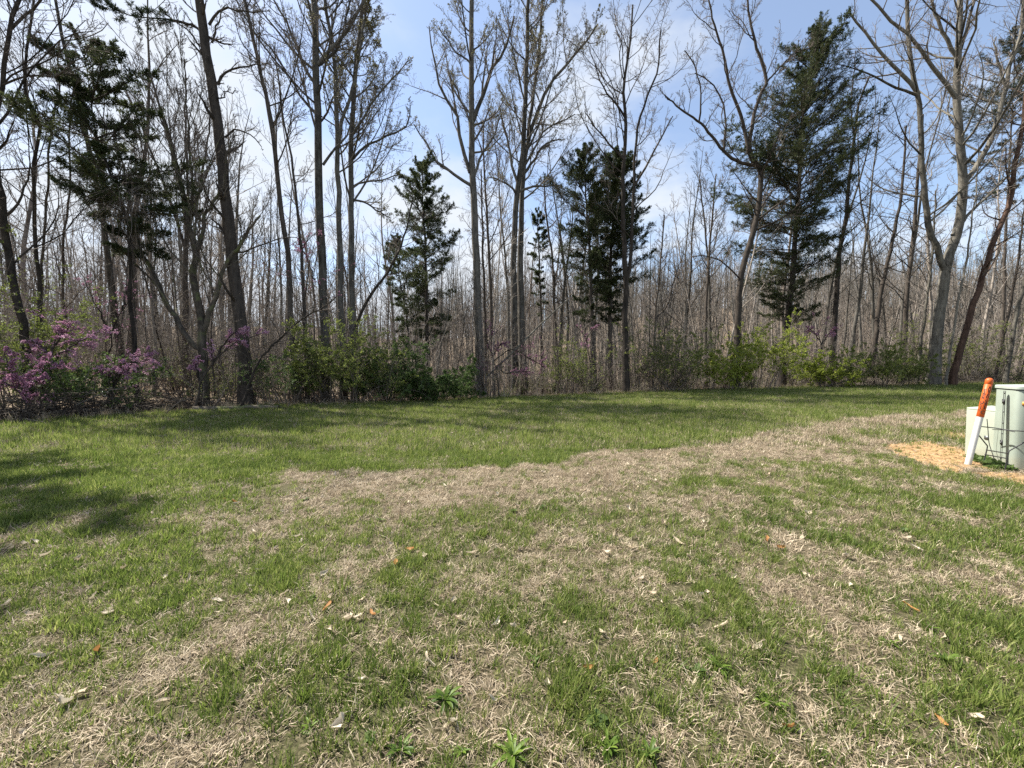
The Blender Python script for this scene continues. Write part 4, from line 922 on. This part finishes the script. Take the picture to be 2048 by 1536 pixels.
# hanging vines in the left cedar
rs = np.random.default_rng(61); vr = empty('vine_tangle', at(250, 780, 14.2) * [1, 1, 0] + [0, 0, float(terrain(at(250, 780, 14.2)[0], 14.2))], 'dead brown vines hanging in a mop from the left cedar', 'vine'); vb = np.array(vr.location)
st = np.stack([at(rs.uniform(225, 275), rs.uniform(380, 430), 14.2 + rs.uniform(-.4, .4)) for _ in range(130)])
Q = march(rs, st, np.stack([rs.normal(size=130) * .5, rs.normal(size=130) * .5, rs.uniform(-.2, .9, 130)], 1), rs.uniform(0.8, 2.3, 130), 9, 0.16, -0.24)
Acc().tubes(Q - vb, np.full((130, 9), 0.006), 3).obj('tendrils', BARK['twig'], vr, kind='stuff')
Q = march(rs, st[:6], np.tile([[0.05, 0, -1.0]], (6, 1)), rs.uniform(4.5, 6.5, 6), 12, 0.06, -0.05)
for k in range(6): Acc().tubes((Q[k] - vb)[None], np.full((1, 12), 0.012), 5).obj('stem', BARK['brown'], vr)
# white scrap
o = Acc(); A = at(212, 745, 16.0); 
V = rs.normal(size=(7, 7)) * 0.02
g = [[(i - 3) * 0.07, 0.05 * math.sin(j), 0.12 + (j - 3) * 0.035 + V[i, j]] for i in range(7) for j in range(7)]
o.add(g, np.array([[i * 7 + j, (i + 1) * 7 + j, (i + 1) * 7 + j + 1, i * 7 + j + 1] for i in range(6) for j in range(6)]))
o = o.obj('plastic_bag', plain('white_plastic', (0.75, 0.75, 0.74), 0.5)); o.location = A
so = o.modifiers.new('thickness', 'SOLIDIFY'); so.thickness = 0.004
o.location.z = float(terrain(A[0], A[1])) + 0.02
tag(o, 'small crumpled white scrap lying in the leaves behind the left redbud', 'litter')

# ------------------------------------------------------------------ utility cabinets, marker post, wire stake
def rounded_prism(fp, z0, z1, bev, seg=4, taper=0.0, top_dome=0.0):
    """extruded footprint fp (list of xy, ccw) with rounded vertical edges; returns Acc"""
    fp = np.asarray(fp, float); n = len(fp); out_ = []
    for k in range(n):
        p, a, b = fp[k], fp[k - 1], fp[(k + 1) % n]
        da = (a - p) / np.linalg.norm(a - p); db = (b - p) / np.linalg.norm(b - p)
        for s_ in range(seg + 1):
            t = s_ / seg; q = (1 - t) ** 2 * (p + da * bev) + 2 * t * (1 - t) * p + t * t * (p + db * bev); out_.append(q)
    ring = np.array(out_); m = len(ring); c = ring.mean(0)
    ac = Acc(); levels = [(z0, 1.0)] + [(z0 + (z1 - z0) * 0.5, 1 - taper / 2), (z1 - 0.012, 1 - taper), (z1 - 0.003, 1 - taper - 0.012), (z1, 1 - taper - 0.035)]
    V = [np.c_[c + (ring - c) * s_, np.full(m, z)] for z, s_ in levels]
    F = [[k * m + j, k * m + (j + 1) % m, (k + 1) * m + (j + 1) % m, (k + 1) * m + j] for k in range(len(levels) - 1) for j in range(m)]
    V = np.vstack(V + [np.array([[c[0], c[1], z1 + top_dome]])]); L = (len(levels) - 1) * m
    ac.add(V, np.array(F)); ac.f.append(np.array([[L + j, L + (j + 1) % m, len(V) - 1] for j in range(m)]))
    return ac
MAT_CAB = plain('green_cabinet_paint', (0.27, 0.31, 0.262), 0.5, var=0.05, scale=5, spec=0.4, dirt=(0.33, 0.25, 0.15))
MAT_LID = plain('cabinet_lid_paint', (0.37, 0.415, 0.365), 0.5, var=0.05, scale=5)
MAT_CAB2 = plain('pale_cabinet_paint', (0.34, 0.37, 0.30), 0.55, var=0.05, scale=5, dirt=(0.35, 0.27, 0.16))
MAT_BLACK = plain('black_metal', (0.02, 0.02, 0.022), 0.5, var=0.2)
MAT_SEAM = plain('dark_gap', (0.03, 0.034, 0.03), 0.8)
MAT_STEEL = plain('dull_steel', (0.16, 0.17, 0.17), 0.45, 0.6)
def box(ac, c, ax, ay, az, h):
    c, ax, ay, az = (np.asarray(v, float) for v in (c, ax, ay, az))
    V = [c + sx * ax * h[0] + sy * ay * h[1] + sz * az * h[2] for sx in (-1, 1) for sy in (-1, 1) for sz in (-1, 1)]
    ac.add(V, np.array([[0, 1, 3, 2], [4, 6, 7, 5], [0, 4, 5, 1], [2, 3, 7, 6], [0, 2, 6, 4], [1, 5, 7, 3]])); return ac
K = np.array([7.70, 5.88])                     # near corner
du = np.array([0.50, 0.866]); dn = np.array([0.866, -0.5])   # along the left face (going back), along the front face
Lf, Wf = 0.60, 0.62
zc = float(terrain(7.9, 6.1))
Hc = at(2010, 778, 6.1)[2]
cab = empty('utility_cabinet', (K[0], K[1], zc), 'tall pale green utility cabinet with a flat lid behind the marker post', 'utility cabinet')
cb = np.array(cab.location)
fp = [K, K + dn * Wf, K + dn * Wf + du * Lf, K + du * Lf]
rounded_prism([p - cb[:2] for p in fp], -0.05, Hc - cb[2], 0.085, taper=0.015).obj('body', MAT_CAB, cab)
cc = (fp[0] + fp[2]) / 2
fpl = [cc + (p - cc) * 1.035 for p in fp]
rounded_prism([p - cb[:2] for p in fpl], Hc - cb[2] + 0.006, Hc - cb[2] + 0.058, 0.09, top_dome=0.022).obj('lid', MAT_LID, cab)
fps = [cc + (p - cc) * 0.985 for p in fp]
rounded_prism([p - cb[:2] for p in fps], Hc - cb[2] - 0.012, Hc - cb[2] + 0.012, 0.085).obj('lid_gap', MAT_SEAM, cab)
d3u = np.r_[du, 0]; d3o = np.r_[-dn, 0]        # outward of the left face
def on_face(s_, z, out_=0.0): return np.r_[K + du * s_ - dn * out_, z] - cb
hs = 0.30
sm = Acc(); box(sm, on_face(hs + 0.020, Hc * 0.5, -0.0015), d3u, d3o, [0, 0, 1], (0.002, 0.0045, Hc * 0.5 - 0.03)); box(sm, on_face(hs - 0.020, Hc * 0.5, -0.0015), d3u, d3o, [0, 0, 1], (0.002, 0.0045, Hc * 0.5 - 0.03)); sm.obj('door_seam', MAT_SEAM, cab)
for z in (1.06, 0.40):
    lt = box(Acc(), on_face(hs, z, 0.004), d3u, d3o, [0, 0, 1], (0.026, 0.008, 0.036)).obj('latch', MAT_BLACK, cab)
    box(Acc(), on_face(hs, z, 0.014), d3u, d3o, [0, 0, 1], (0.013, 0.004, 0.010)).obj('knob', MAT_STEEL, lt)
for z in (1.20, 0.90, 0.72, 0.55):
    box(Acc(), on_face(hs, z, 0.002), d3u, d3o, [0, 0, 1], (0.018, 0.006, 0.004)).obj('hinge', MAT_STEEL, cab)
box(Acc(), np.r_[K + dn * 0.10 - du * 0.0, 1.05] - cb, np.r_[dn, 0], np.r_[-du, 0], [0, 0, 1], (0.035, 0.007, 0.028)).obj('sticker', plain('orange_sticker', (0.55, 0.27, 0.05), 0.5, var=0.2), cab)
# low pale cabinet behind
A2 = np.array([8.03, 6.80]); e1 = np.array([-0.05, -0.55]); e2 = np.array([0.52, 0.20])
z2 = float(terrain(A2[0], A2[1])); H2 = at(1941, 818, 6.8)[2]
cab2 = empty('utility_cabinet', (A2[0], A2[1], z2), 'low cream green utility box standing left of the tall cabinet', 'utility cabinet'); cb2 = np.array(cab2.location)
fp2 = [A2, A2 + e1, A2 + e1 + e2, A2 + e2]
rounded_prism([p - cb2[:2] for p in fp2], -0.05, H2 - z2, 0.05, taper=-0.02).obj('body', MAT_CAB2, cab2)
c2 = (fp2[0] + fp2[2]) / 2
rounded_prism([c2 + (p - c2) * 1.02 - cb2[:2] for p in fp2], H2 - z2 + 0.004, H2 - z2 + 0.03, 0.05, top_dome=0.05).obj('lid', MAT_CAB2, cab2)
mid = A2 + e1 * 0.62; nrm = np.array([-e1[1], e1[0]]); nrm = nrm / np.linalg.norm(nrm); nrm = nrm if nrm[0] < 0 else -nrm
box(Acc(), np.r_[mid + nrm * 0.004, 0.42] - cb2, np.r_[e1 / np.linalg.norm(e1), 0], np.r_[nrm, 0], [0, 0, 1], (0.03, 0.008, 0.03)).obj('latch', MAT_STEEL, cab2)

# marker post
B0 = at(1935, 938, 6.15); B0[2] = float(terrain(B0[0], B0[1])); T0 = at(1980, 756, 6.15)
ax = T0 - B0; Lp = np.linalg.norm(ax); ax /= Lp
post = empty('marker_post', B0, 'leaning white cable marker post with an orange lettered top', 'marker post')
rot = Vector(ax).to_track_quat('Z', 'Y')
# turn the lettering towards the camera's left
post.rotation_mode = 'QUATERNION'; post.rotation_quaternion = rot
def lathe(prof, seg=28):
    ac = Acc(); a = np.arange(seg) * 2 * math.pi / seg
    V = np.concatenate([np.c_[np.cos(a) * r, np.sin(a) * r, np.full(seg, z)] for r, z in prof])
    F = [[k * seg + j, k * seg + (j + 1) % seg, (k + 1) * seg + (j + 1) % seg, (k + 1) * seg + j] for k in range(len(prof) - 1) for j in range(seg)]
    ac.add(V, np.array(F)); return ac
MAT_WHITE = plain('white_pvc', (0.62, 0.62, 0.60), 0.45, var=0.03, scale=6, dirt=(0.42, 0.30, 0.17))
MAT_ORANGE = plain('orange_plastic', (0.56, 0.105, 0.018), 0.5, var=0.06, scale=6)
zs = Lp * 0.555
RP = 0.039
lathe([(RP, -0.25), (RP, 0.0), (RP, zs + 0.05)]).obj('pole', MAT_WHITE, post)
lathe([(RP + 0.0005, zs), (RP + 0.004, zs + 0.002), (RP + 0.004, Lp - 0.105), (RP + 0.001, Lp - 0.103)]).obj('sleeve', MAT_ORANGE, post)
lathe([(RP + 0.001, Lp - 0.103), (RP + 0.005, Lp - 0.101), (RP + 0.005, Lp - 0.046)] + [((RP + 0.005) * math.cos(t) ** 0.8, Lp - 0.046 + 0.046 * math.sin(t)) for t in np.linspace(0.15, 1.5, 8)] + [(0.0005, Lp)]).obj('cap', MAT_ORANGE, post)
MAT_INK = plain('black_ink', (0.018, 0.015, 0.013), 0.6)
inv = rot.inverted()
cam_dir = inv @ Vector(np.array([0, 0, 1.2]) - (B0 + ax * Lp * 0.8)); phi_cam = math.atan2(cam_dir.y, cam_dir.x)
def glyph(ch, size):
    cu = bpy.data.curves.new('glyph', 'FONT'); cu.body = ch; cu.size = size; cu.align_x = 'CENTER'; cu.resolution_u = 2; cu.offset = 0.0012
    ob = bpy.data.objects.new('glyph', cu); COL.objects.link(ob)
    dg = bpy.context.evaluated_depsgraph_get(); me = ob.evaluated_get(dg).to_mesh()
    V = np.array([v.co[:] for v in me.vertices]); F = [tuple(p.vertices) for p in me.polygons]
    ob.evaluated_get(dg).to_mesh_clear(); bpy.data.objects.remove(ob); bpy.data.curves.remove(cu)
    return V, F
def wrap_text(name, rows, phi):
    vs, fs, off = [], [], 0
    for ch, size, z, dphi, wid in rows:
        V, F = glyph(ch, size)
        if len(V) == 0: continue
        th = phi + dphi + V[:, 0] * wid / (RP + 0.0045)
        vs.append(np.c_[np.cos(th) * (RP + 0.0052), np.sin(th) * (RP + 0.0052), z + V[:, 1]]); fs += [tuple(i + off for i in f) for f in F]; off += len(V)
    me = bpy.data.meshes.new(name); me.from_pydata(np.concatenate(vs).tolist(), [], fs); me.materials.append(MAT_INK)
    o = bpy.data.objects.new(name, me); COL.objects.link(o); o.parent = post; return o
top = Lp - 0.165; step = (top - zs - 0.13) / 10.5
rows = [(c, 0.050, top - 0.055 - step * k, 0, 1.25) for k, c in enumerate('FIBER OPTIC') if c != ' ']
wrap_text('lettering', rows, phi_cam - 0.45)
rows2 = [(c, 0.050, top - 0.01 - step * k * 0.93, 0, 1.2) for k, c in enumerate('BURIED CABLE') if c != ' ']
wrap_text('lettering', rows2, phi_cam + 0.62)
ringv = []; ringf = []
for k in range(24):
    t = 2 * math.pi * k / 24
    for rr_ in (0.020, 0.027):
        th = phi_cam + 0.5 + rr_ * math.cos(t) / RP; ringv.append([math.cos(th) * (RP + 0.0052), math.sin(th) * (RP + 0.0052), zs + 0.075 + rr_ * math.sin(t)])
    ringf.append((2 * k, 2 * k + 1, (2 * k + 3) % 48, (2 * k + 2) % 48))
me = bpy.data.meshes.new('symbol'); me.from_pydata(ringv, [], ringf); me.materials.append(MAT_INK); o = bpy.data.objects.new('symbol', me); COL.objects.link(o); o.parent = post

# wire sign stake
stake = empty('wire_stake', at(1990, 940, 5.85) * [1, 1, 0] + [0, 0, float(terrain(at(1990, 940, 5.85)[0], 5.85))], 'bent black wire sign stake standing before the green cabinets', 'wire stake'); sb = np.array(stake.location)
def wire(name, pix, r=0.008):
    P = np.array([at(*p) for p in pix])
    Q = smooth_poly(P, 4 * len(P)) if len(P) > 3 and name == 'cable' else P
    Acc().tubes((Q - sb)[None], np.full((1, len(Q)), r), 8).obj(name, MAT_BLACK, stake)
wire('leg', [(1958, 871, 6.25), (1975, 892, 6.22), (1974, 898, 6.22), (1970, 915, 6.22), (1961, 946, 6.22)])
wire('leg', [(2060, 878, 5.72), (2018, 902, 5.78), (2016, 910, 5.78), (2013, 925, 5.78), (2006, 958, 5.78)])
wire('crossbar', [(1973, 900, 6.22), (2016, 907, 5.78)])
wire('crossbar', [(1970, 909, 6.22), (2014, 917, 5.78)])
wire('top_bar', [(1962, 853, 6.25), (1990, 856, 6.0), (2020, 861, 5.80), (2075, 864, 5.62)])
wire('side_bar', [(1985, 859, 6.05), (2010, 860, 5.86), (2030, 864, 5.75)], 0.005)
wire('cable', [(1974, 838, 6.3), (1976, 860, 6.3), (1978, 885, 6.3), (1983, 902, 6.25), (1988, 918, 6.2), (1990, 945, 6.2)], 0.005)

# ------------------------------------------------------------------ grass
def tuft(seed, nb, H, spread, lean, width, m, segs=3, flat=0.0):
    rs = np.random.default_rng(seed); V, F = [], []; o_ = 0
    for b in range(nb):
        a = rs.random() * 6.28; r = spread * math.sqrt(rs.random()); p = np.array([math.cos(a) * r, math.sin(a) * r, -0.004])
        az = a + rs.normal() * 0.9; h = H * rs.uniform(0.55, 1.2)
        el = math.radians(rs.uniform(58, 88)) if rs.random() > flat else math.radians(rs.uniform(2, 32))
        d = np.array([math.cos(az) * math.cos(el), math.sin(az) * math.cos(el), math.sin(el)])
        side = np.array([-math.sin(az + rs.normal() * 0.6), math.cos(az), 0]); side /= np.linalg.norm(side)
        wv = width * rs.uniform(0.7, 1.3)
        for k in range(segs + 1):
            t = k / segs; ww = wv * (1 - t ** 1.6) * 0.5 + 0.0002
            V += [p - side * ww, p + side * ww]
            d = d + np.array([0, 0, -lean * (0.4 + rs.random())]) + rs.normal(size=3) * (0.10 + 0.22 * (flat > 0)); d /= np.linalg.norm(d); p = p + d * h / segs
            p[2] = max(p[2], 0.003 + 0.01 * rs.random())
        F += [[o_ + 2 * k, o_ + 2 * k + 1, o_ + 2 * k + 3, o_ + 2 * k + 2] for k in range(segs)]; o_ += 2 * segs + 2
    a = Acc(); a.add(V, np.array(F)); return a.mesh('tuft', m)
G_NEAR = [tuft(700 + k, 16, h, sp, 0.14, 0.0046, MAT_GRASS) for k, (h, sp) in enumerate([(0.05, .03), (0.065, .035), (0.04, .03), (0.08, .04), (0.055, .05), (0.035, .045)])]
D_NEAR = [tuft(720 + k, 18, h, sp, 0.12, 0.0036, MAT_STRAW, flat=fl) for k, (h, sp, fl) in enumerate([(0.055, .05, .85), (0.07, .06, .9), (0.05, .05, .6), (0.045, .06, .95), (0.08, .05, .75)])]
G_FAR = [tuft(740 + k, 18, h, sp, 0.14, 0.0085, MAT_GRASS, 2) for k, (h, sp) in enumerate([(0.075, .10), (0.10, .11), (0.065, .12), (0.12, .10)])]
D_FAR = [tuft(760 + k, 18, h, sp, 0.12, 0.0075, MAT_STRAW, 2, fl) for k, (h, sp, fl) in enumerate([(0.10, .12, .35), (0.12, .13, .2), (0.08, .12, .7)])]
def lawn_points(dens, y0, y1, seed, lim=1.5):
    rs = np.random.default_rng(seed)
    xm = lim * y1
    n = int(dens * (2 * xm) * (y1 - y0)); x = rs.uniform(-xm, xm, n); y = rs.uniform(y0, y1, n)
    k = (np.abs(x) < lim * y + 0.6) & (y < ye(x) + 0.25 + 0.5 * (vnoise(x, y, 0.6, 3) - 0.5))
    x, y = x[k], y[k]
    inbox = (np.abs((x - 7.97) * 0.5 + (y - 6.15) * 0.866) < 0.34) & (np.abs((x - 8.1) * 0.866 - (y - 5.98) * 0.5) < 0.36)
    return x[~inbox], y[~inbox], rs
def dirt_mask(x, y):
    a = np.arctan2(y - DIRT_C[1], x - DIRT_C[0]); d = np.hypot(x - DIRT_C[0], y - DIRT_C[1]) / dirt_outline(a)
    s_ = (np.abs(y - 5.42) < 0.14) & (np.abs(x - 7.75) < 0.85)
    return (d < 0.62 + 0.5 * _tab[0].ravel()[np.arange(len(a)) % 65536]) | s_
def lay(name, x, y, rs, smin, smax, meshes, tilt=0.12, lift=0.0, sfun=None):
    n = len(x); s_ = rs.uniform(smin, smax, n)
    if sfun is not None: s_ = s_ * sfun
    return scatter(name, np.stack([x, y, terrain(x, y) + lift], 1), np.stack([rs.normal(size=n) * tilt, rs.normal(size=n) * tilt, rs.random(n) * 6.28], 1), np.stack([s_, s_, s_ * rs.uniform(0.75, 1.2, n)], 1), rs.integers(0, len(meshes), n), meshes)
for nm, dens, y0, y1, sd_, gm, dm in (('near', 680, 1.0, 3.2, 801, G_NEAR, D_NEAR), ('mid', 360, 3.2, 7.5, 802, G_NEAR, D_NEAR), ('far', 120, 7.5, 27.5, 803, G_FAR, D_FAR)):
    x, y, rs = lawn_points(dens, y0, y1, sd_)
    g = green(x, y); dm_ = dirt_mask(x, y); u = rs.random(len(x))
    gp = np.clip(g * 1.2 - 0.10, 0.06, 0.60 if nm == 'far' else 0.9); isg = (u < gp) & ~(dm_ & (rs.random(len(x)) < 0.93))
    isd = ~isg & ~(dm_ & (rs.random(len(x)) < 0.9)) & (rs.random(len(x)) < 0.85)
    big = 0.65 + 0.75 * g[isg] + (0.12 if nm == 'far' else 0.0)
    lay('green_grass', x[isg], y[isg], rs, 0.65, 1.15, gm, sfun=big * (1.25 if nm == 'mid' else 1))
    lay('dry_grass', x[isd], y[isd], rs, 0.7, 1.25, dm, sfun=1.2 if nm == 'mid' else 1.0)

# lush tufts that stand out
TUFTS = [tuft(780 + k, 50, 0.085, 0.05, 0.15, 0.0052, MAT_GRASS) for k in range(4)]
x, y, rs = lawn_points(11, 1.2, 9.5, 805, 1.4); k = (vnoise(x, y, 0.8, 6) + 0.5 * rs.random(len(x)) > 0.62) & (rs.random(len(x)) < 0.25 + green(x, y))
lay('grass_tufts', x[k], y[k], rs, 0.45, 1.25, TUFTS)
TALL = [tuft(784 + k, 30, 0.13, 0.09, 0.13, 0.007, MAT_GRASS) for k in range(3)]
x, y, rs = lawn_points(9, 4.5, 20, 808, 1.4); k = (green(x, y) > 0.55) & (y > yb(x) - 0.1) & (rs.random(len(x)) < 0.35 + 0.65 * (y < yb(x) + 2.0)) & ~dirt_mask(x, y)
lay('grass_tufts', x[k], y[k], rs, 0.55, 1.2, TALL)

# rank grass and dead stems where the mower stops
RANK = [tuft(790 + k, 22, h, 0.10, 0.10, 0.006, m, 3) for k, (h, m) in enumerate([(0.24, MAT_GRASS), (0.34, MAT_STRAW), (0.18, MAT_GRASS), (0.28, MAT_STRAW)])]
rs = np.random.default_rng(806); n = 1900; x = rs.uniform(-17, 36, n); y = ye(x) + rs.normal(size=n) * 0.28 + 0.25 + 0.5 * (vnoise(x, x * 0, 1.3, 2) - 0.5)
lay('rank_grass', x, y, rs, 0.4, 1.15, RANK)
def clod(seed):
    rs = np.random.default_rng(seed); a = Acc(); nu, nv = 5, 7; V = []
    for i in range(nu):
        for j in range(nv):
            p, q = math.pi * i / (nu - 1), 2 * math.pi * j / nv; rr_ = 0.02 * rs.uniform(0.7, 1.2); V.append([rr_ * math.sin(p) * math.cos(q), rr_ * math.sin(p) * math.sin(q), rr_ * 0.7 * math.cos(p)])
    a.add(V, np.array([[i * nv + j, (i + 1) * nv + j, (i + 1) * nv + (j + 1) % nv, i * nv + (j + 1) % nv] for i in range(nu - 1) for j in range(nv)])); return a.mesh('clod', MAT_DIRT, False)
rs = np.random.default_rng(807); n = 900; x = rs.uniform(6.3, 9.0, n); y = rs.uniform(5.2, 8.2, n); k = dirt_mask(x, y); x, y = x[k], y[k]
lay('soil_clods', x, y, rs, 0.3, 1.3, [clod(k) for k in range(4)], lift=0.014)

# leafy weeds round the cabinets
def weed_mesh(seed, nl, L, Wd, m, el=(10, 55)):
    rs = np.random.default_rng(seed); a = Acc()
    for k in range(nl):
        az = k * 2.4 + rs.normal() * 0.3; e = math.radians(rs.uniform(*el)); l = L * rs.uniform(0.6, 1.15); P = []; p = np.zeros(3); d = np.array([math.cos(az) * math.cos(e), math.sin(az) * math.cos(e), math.sin(e)]); sdv = np.array([-math.sin(az), math.cos(az), 0])
        V = []
        for q in range(5):
            t = q / 4; ww = Wd * (math.sin(math.pi * min(0.98, 0.1 + 0.88 * t)) ** 0.7) * 0.5 * (1 + 0.25 * (q % 2))
            V += [p - sdv * ww + [0, 0, ww * 0.4], p.copy(), p + sdv * ww + [0, 0, ww * 0.4]]; d = d + np.array([0, 0, -0.22]); d /= np.linalg.norm(d); p = p + d * l / 4
        a.add(V, np.array([[3 * q + j, 3 * q + j + 1, 3 * q + j + 4, 3 * q + j + 3] for q in range(4) for j in range(2)]))
    return a
WEEDS = [weed_mesh(820 + k, 18 + 3 * k, 0.09, 0.015, MAT_WEED, (2, 70)).mesh('weed', MAT_WEED) for k in range(4)]
SMALLW = [weed_mesh(840 + k, 10, 0.07, 0.035, MAT_SHRUB_D, (20, 80)).mesh('small_weed', MAT_SHRUB_D) for k in range(3)]
rs = np.random.default_rng(850); n = 230
s_ = rs.uniform(-0.1, 0.75, n); o_ = rs.uniform(0.02, 0.28, n) ** 1.2; x = K[0] + du[0] * s_ - dn[0] * o_; y = K[1] + du[1] * s_ - dn[1] * o_
xw, yw, rw = lawn_points(1.1, 1.4, 6.5, 851, 1.4); kw = vnoise(xw, yw, 0.9, 1) > 0.5
lay('small_weeds', xw[kw], yw[kw], rw, 0.4, 0.9, SMALLW)
lay('weed_patch', x, y, rs, 0.7, 1.5, SMALLW)
WP = [(925, 1502), (1025, 1512), (1215, 1500), (1300, 1512), (1070, 1325), (890, 1400), (1780, 1290), (1890, 1325), (1545, 1410), (800, 1500), (1440, 1340), (1860, 1260), (620, 1455)]
for k, (px, py) in enumerate(WP):
    dirv = at(px, py, 1.0) - np.array([0, 0, CAM_H]); t = -CAM_H / dirv[2]; gx, gy = dirv[0] * t, dirv[1] * t
    o = bpy.data.objects.new('weed', WEEDS[k % 4]); COL.objects.link(o); s = rs.uniform(0.5, 1.15)
    o.location = (gx, gy, float(terrain(gx, gy)) + 0.005); o.scale = (s, s, s); o.rotation_euler = (0, 0, rs.random() * 6.28)
    tag(o, 'bright green broad leaved weed rosette in the patchy foreground turf', 'weed', 'leafy weeds in the foreground turf')

# fallen leaves on the lawn
LV = [leaf_mesh(860 + k, MAT_LEAF, L, W, c) for k, (L, W, c) in enumerate([(0.085, .028, .5), (0.075, .035, .8), (0.10, .026, .4), (0.07, .04, 1.1), (0.06, .03, .7)])]
LO = [leaf_mesh(880 + k, MAT_LEAF_O, L, W, c) for k, (L, W, c) in enumerate([(0.09, .035, .6), (0.075, .04, .9)])]
def place_leaf(px, py, orange=False):
    dirv = at(px, py, 1.0) - np.array([0, 0, CAM_H]); t = -CAM_H / dirv[2]; gx, gy = dirv[0] * t, dirv[1] * t
    o = bpy.data.objects.new('fallen_leaf', (LO if orange else LV)[rs.integers(2 if orange else 5)]); COL.objects.link(o); s = rs.uniform(0.55, 1.15)
    o.location = (gx, gy, float(terrain(gx, gy)) + 0.016); o.scale = (s, s * rs.uniform(0.7, 1.3), s * rs.uniform(0.4, 1)); o.rotation_euler = (rs.normal() * .4, rs.normal() * .4, rs.random() * 6.28)
    if orange: tag(o, 'orange brown curled dry leaf lying on the patchy lawn', 'leaf', 'orange brown leaves fallen on the lawn')
    else: tag(o, 'pale papery dry leaf lying curled on the patchy lawn', 'leaf', 'pale dry leaves fallen on the lawn')
LP = [(320, 1387), (118, 1400), (165, 1388), (40, 1365), (575, 1213), (260, 1475), (245, 1138), (280, 1143), (335, 1150), (225, 1222), (185, 1190), (60, 1225), (10, 1210), (435, 1200), (500, 1180), (380, 1160), (455, 1005), (170, 1030), (65, 1090), (210, 1165), (430, 1228), (725, 1175), (880, 1215), (905, 1208), (1090, 1172), (1285, 1165), (1300, 1195), (1380, 1163), (1200, 1270), (1125, 1250), (1355, 1090), (1265, 1100), (1215, 1110), (1375, 1125), (1615, 1032), (1810, 1090), (1845, 1095), (1830, 1100), (1740, 1130), (1600, 1075), (1810, 1280), (1480, 1385), (1740, 1445), (1950, 1452), (890, 1460), (905, 1455), (1660, 1530), (560, 1190), (650, 1155), (300, 965), (215, 975), (150, 960), (370, 890), (120, 905), (60, 900), (430, 885), (520, 880), (640, 900), (740, 940), (830, 935), (960, 930), (1080, 940), (1100, 925), (1010, 935), (700, 1240), (730, 1210), (990, 1255), (1440, 1260), (850, 1330), (470, 1330)]
for px, py in LP: place_leaf(px + rs.normal() * 4, py + rs.normal() * 3)
for px, py in [(790, 1135), (655, 1220), (745, 1235), (1177, 1340), (820, 1105), (1580, 1465), (1885, 1450), (1820, 1220), (200, 1305), (450, 1002), (1560, 1100), (1310, 1330), (1535, 1085), (470, 1010)]: place_leaf(px, py, True)
x, y, rs = lawn_points(13, 1.6, 17, 870, 1.4); kk = rs.random(len(x)) < (0.3 + 0.7 * (x < 0.12 * y - 0.3)) * (0.15 + 1.5 * sst(0.45, 0.75, vnoise(x, y, 0.5, 2)))
lay('lawn_leaf_scraps', x[kk], y[kk], rs, 0.4, 0.95, LV, tilt=0.6, lift=0.02)
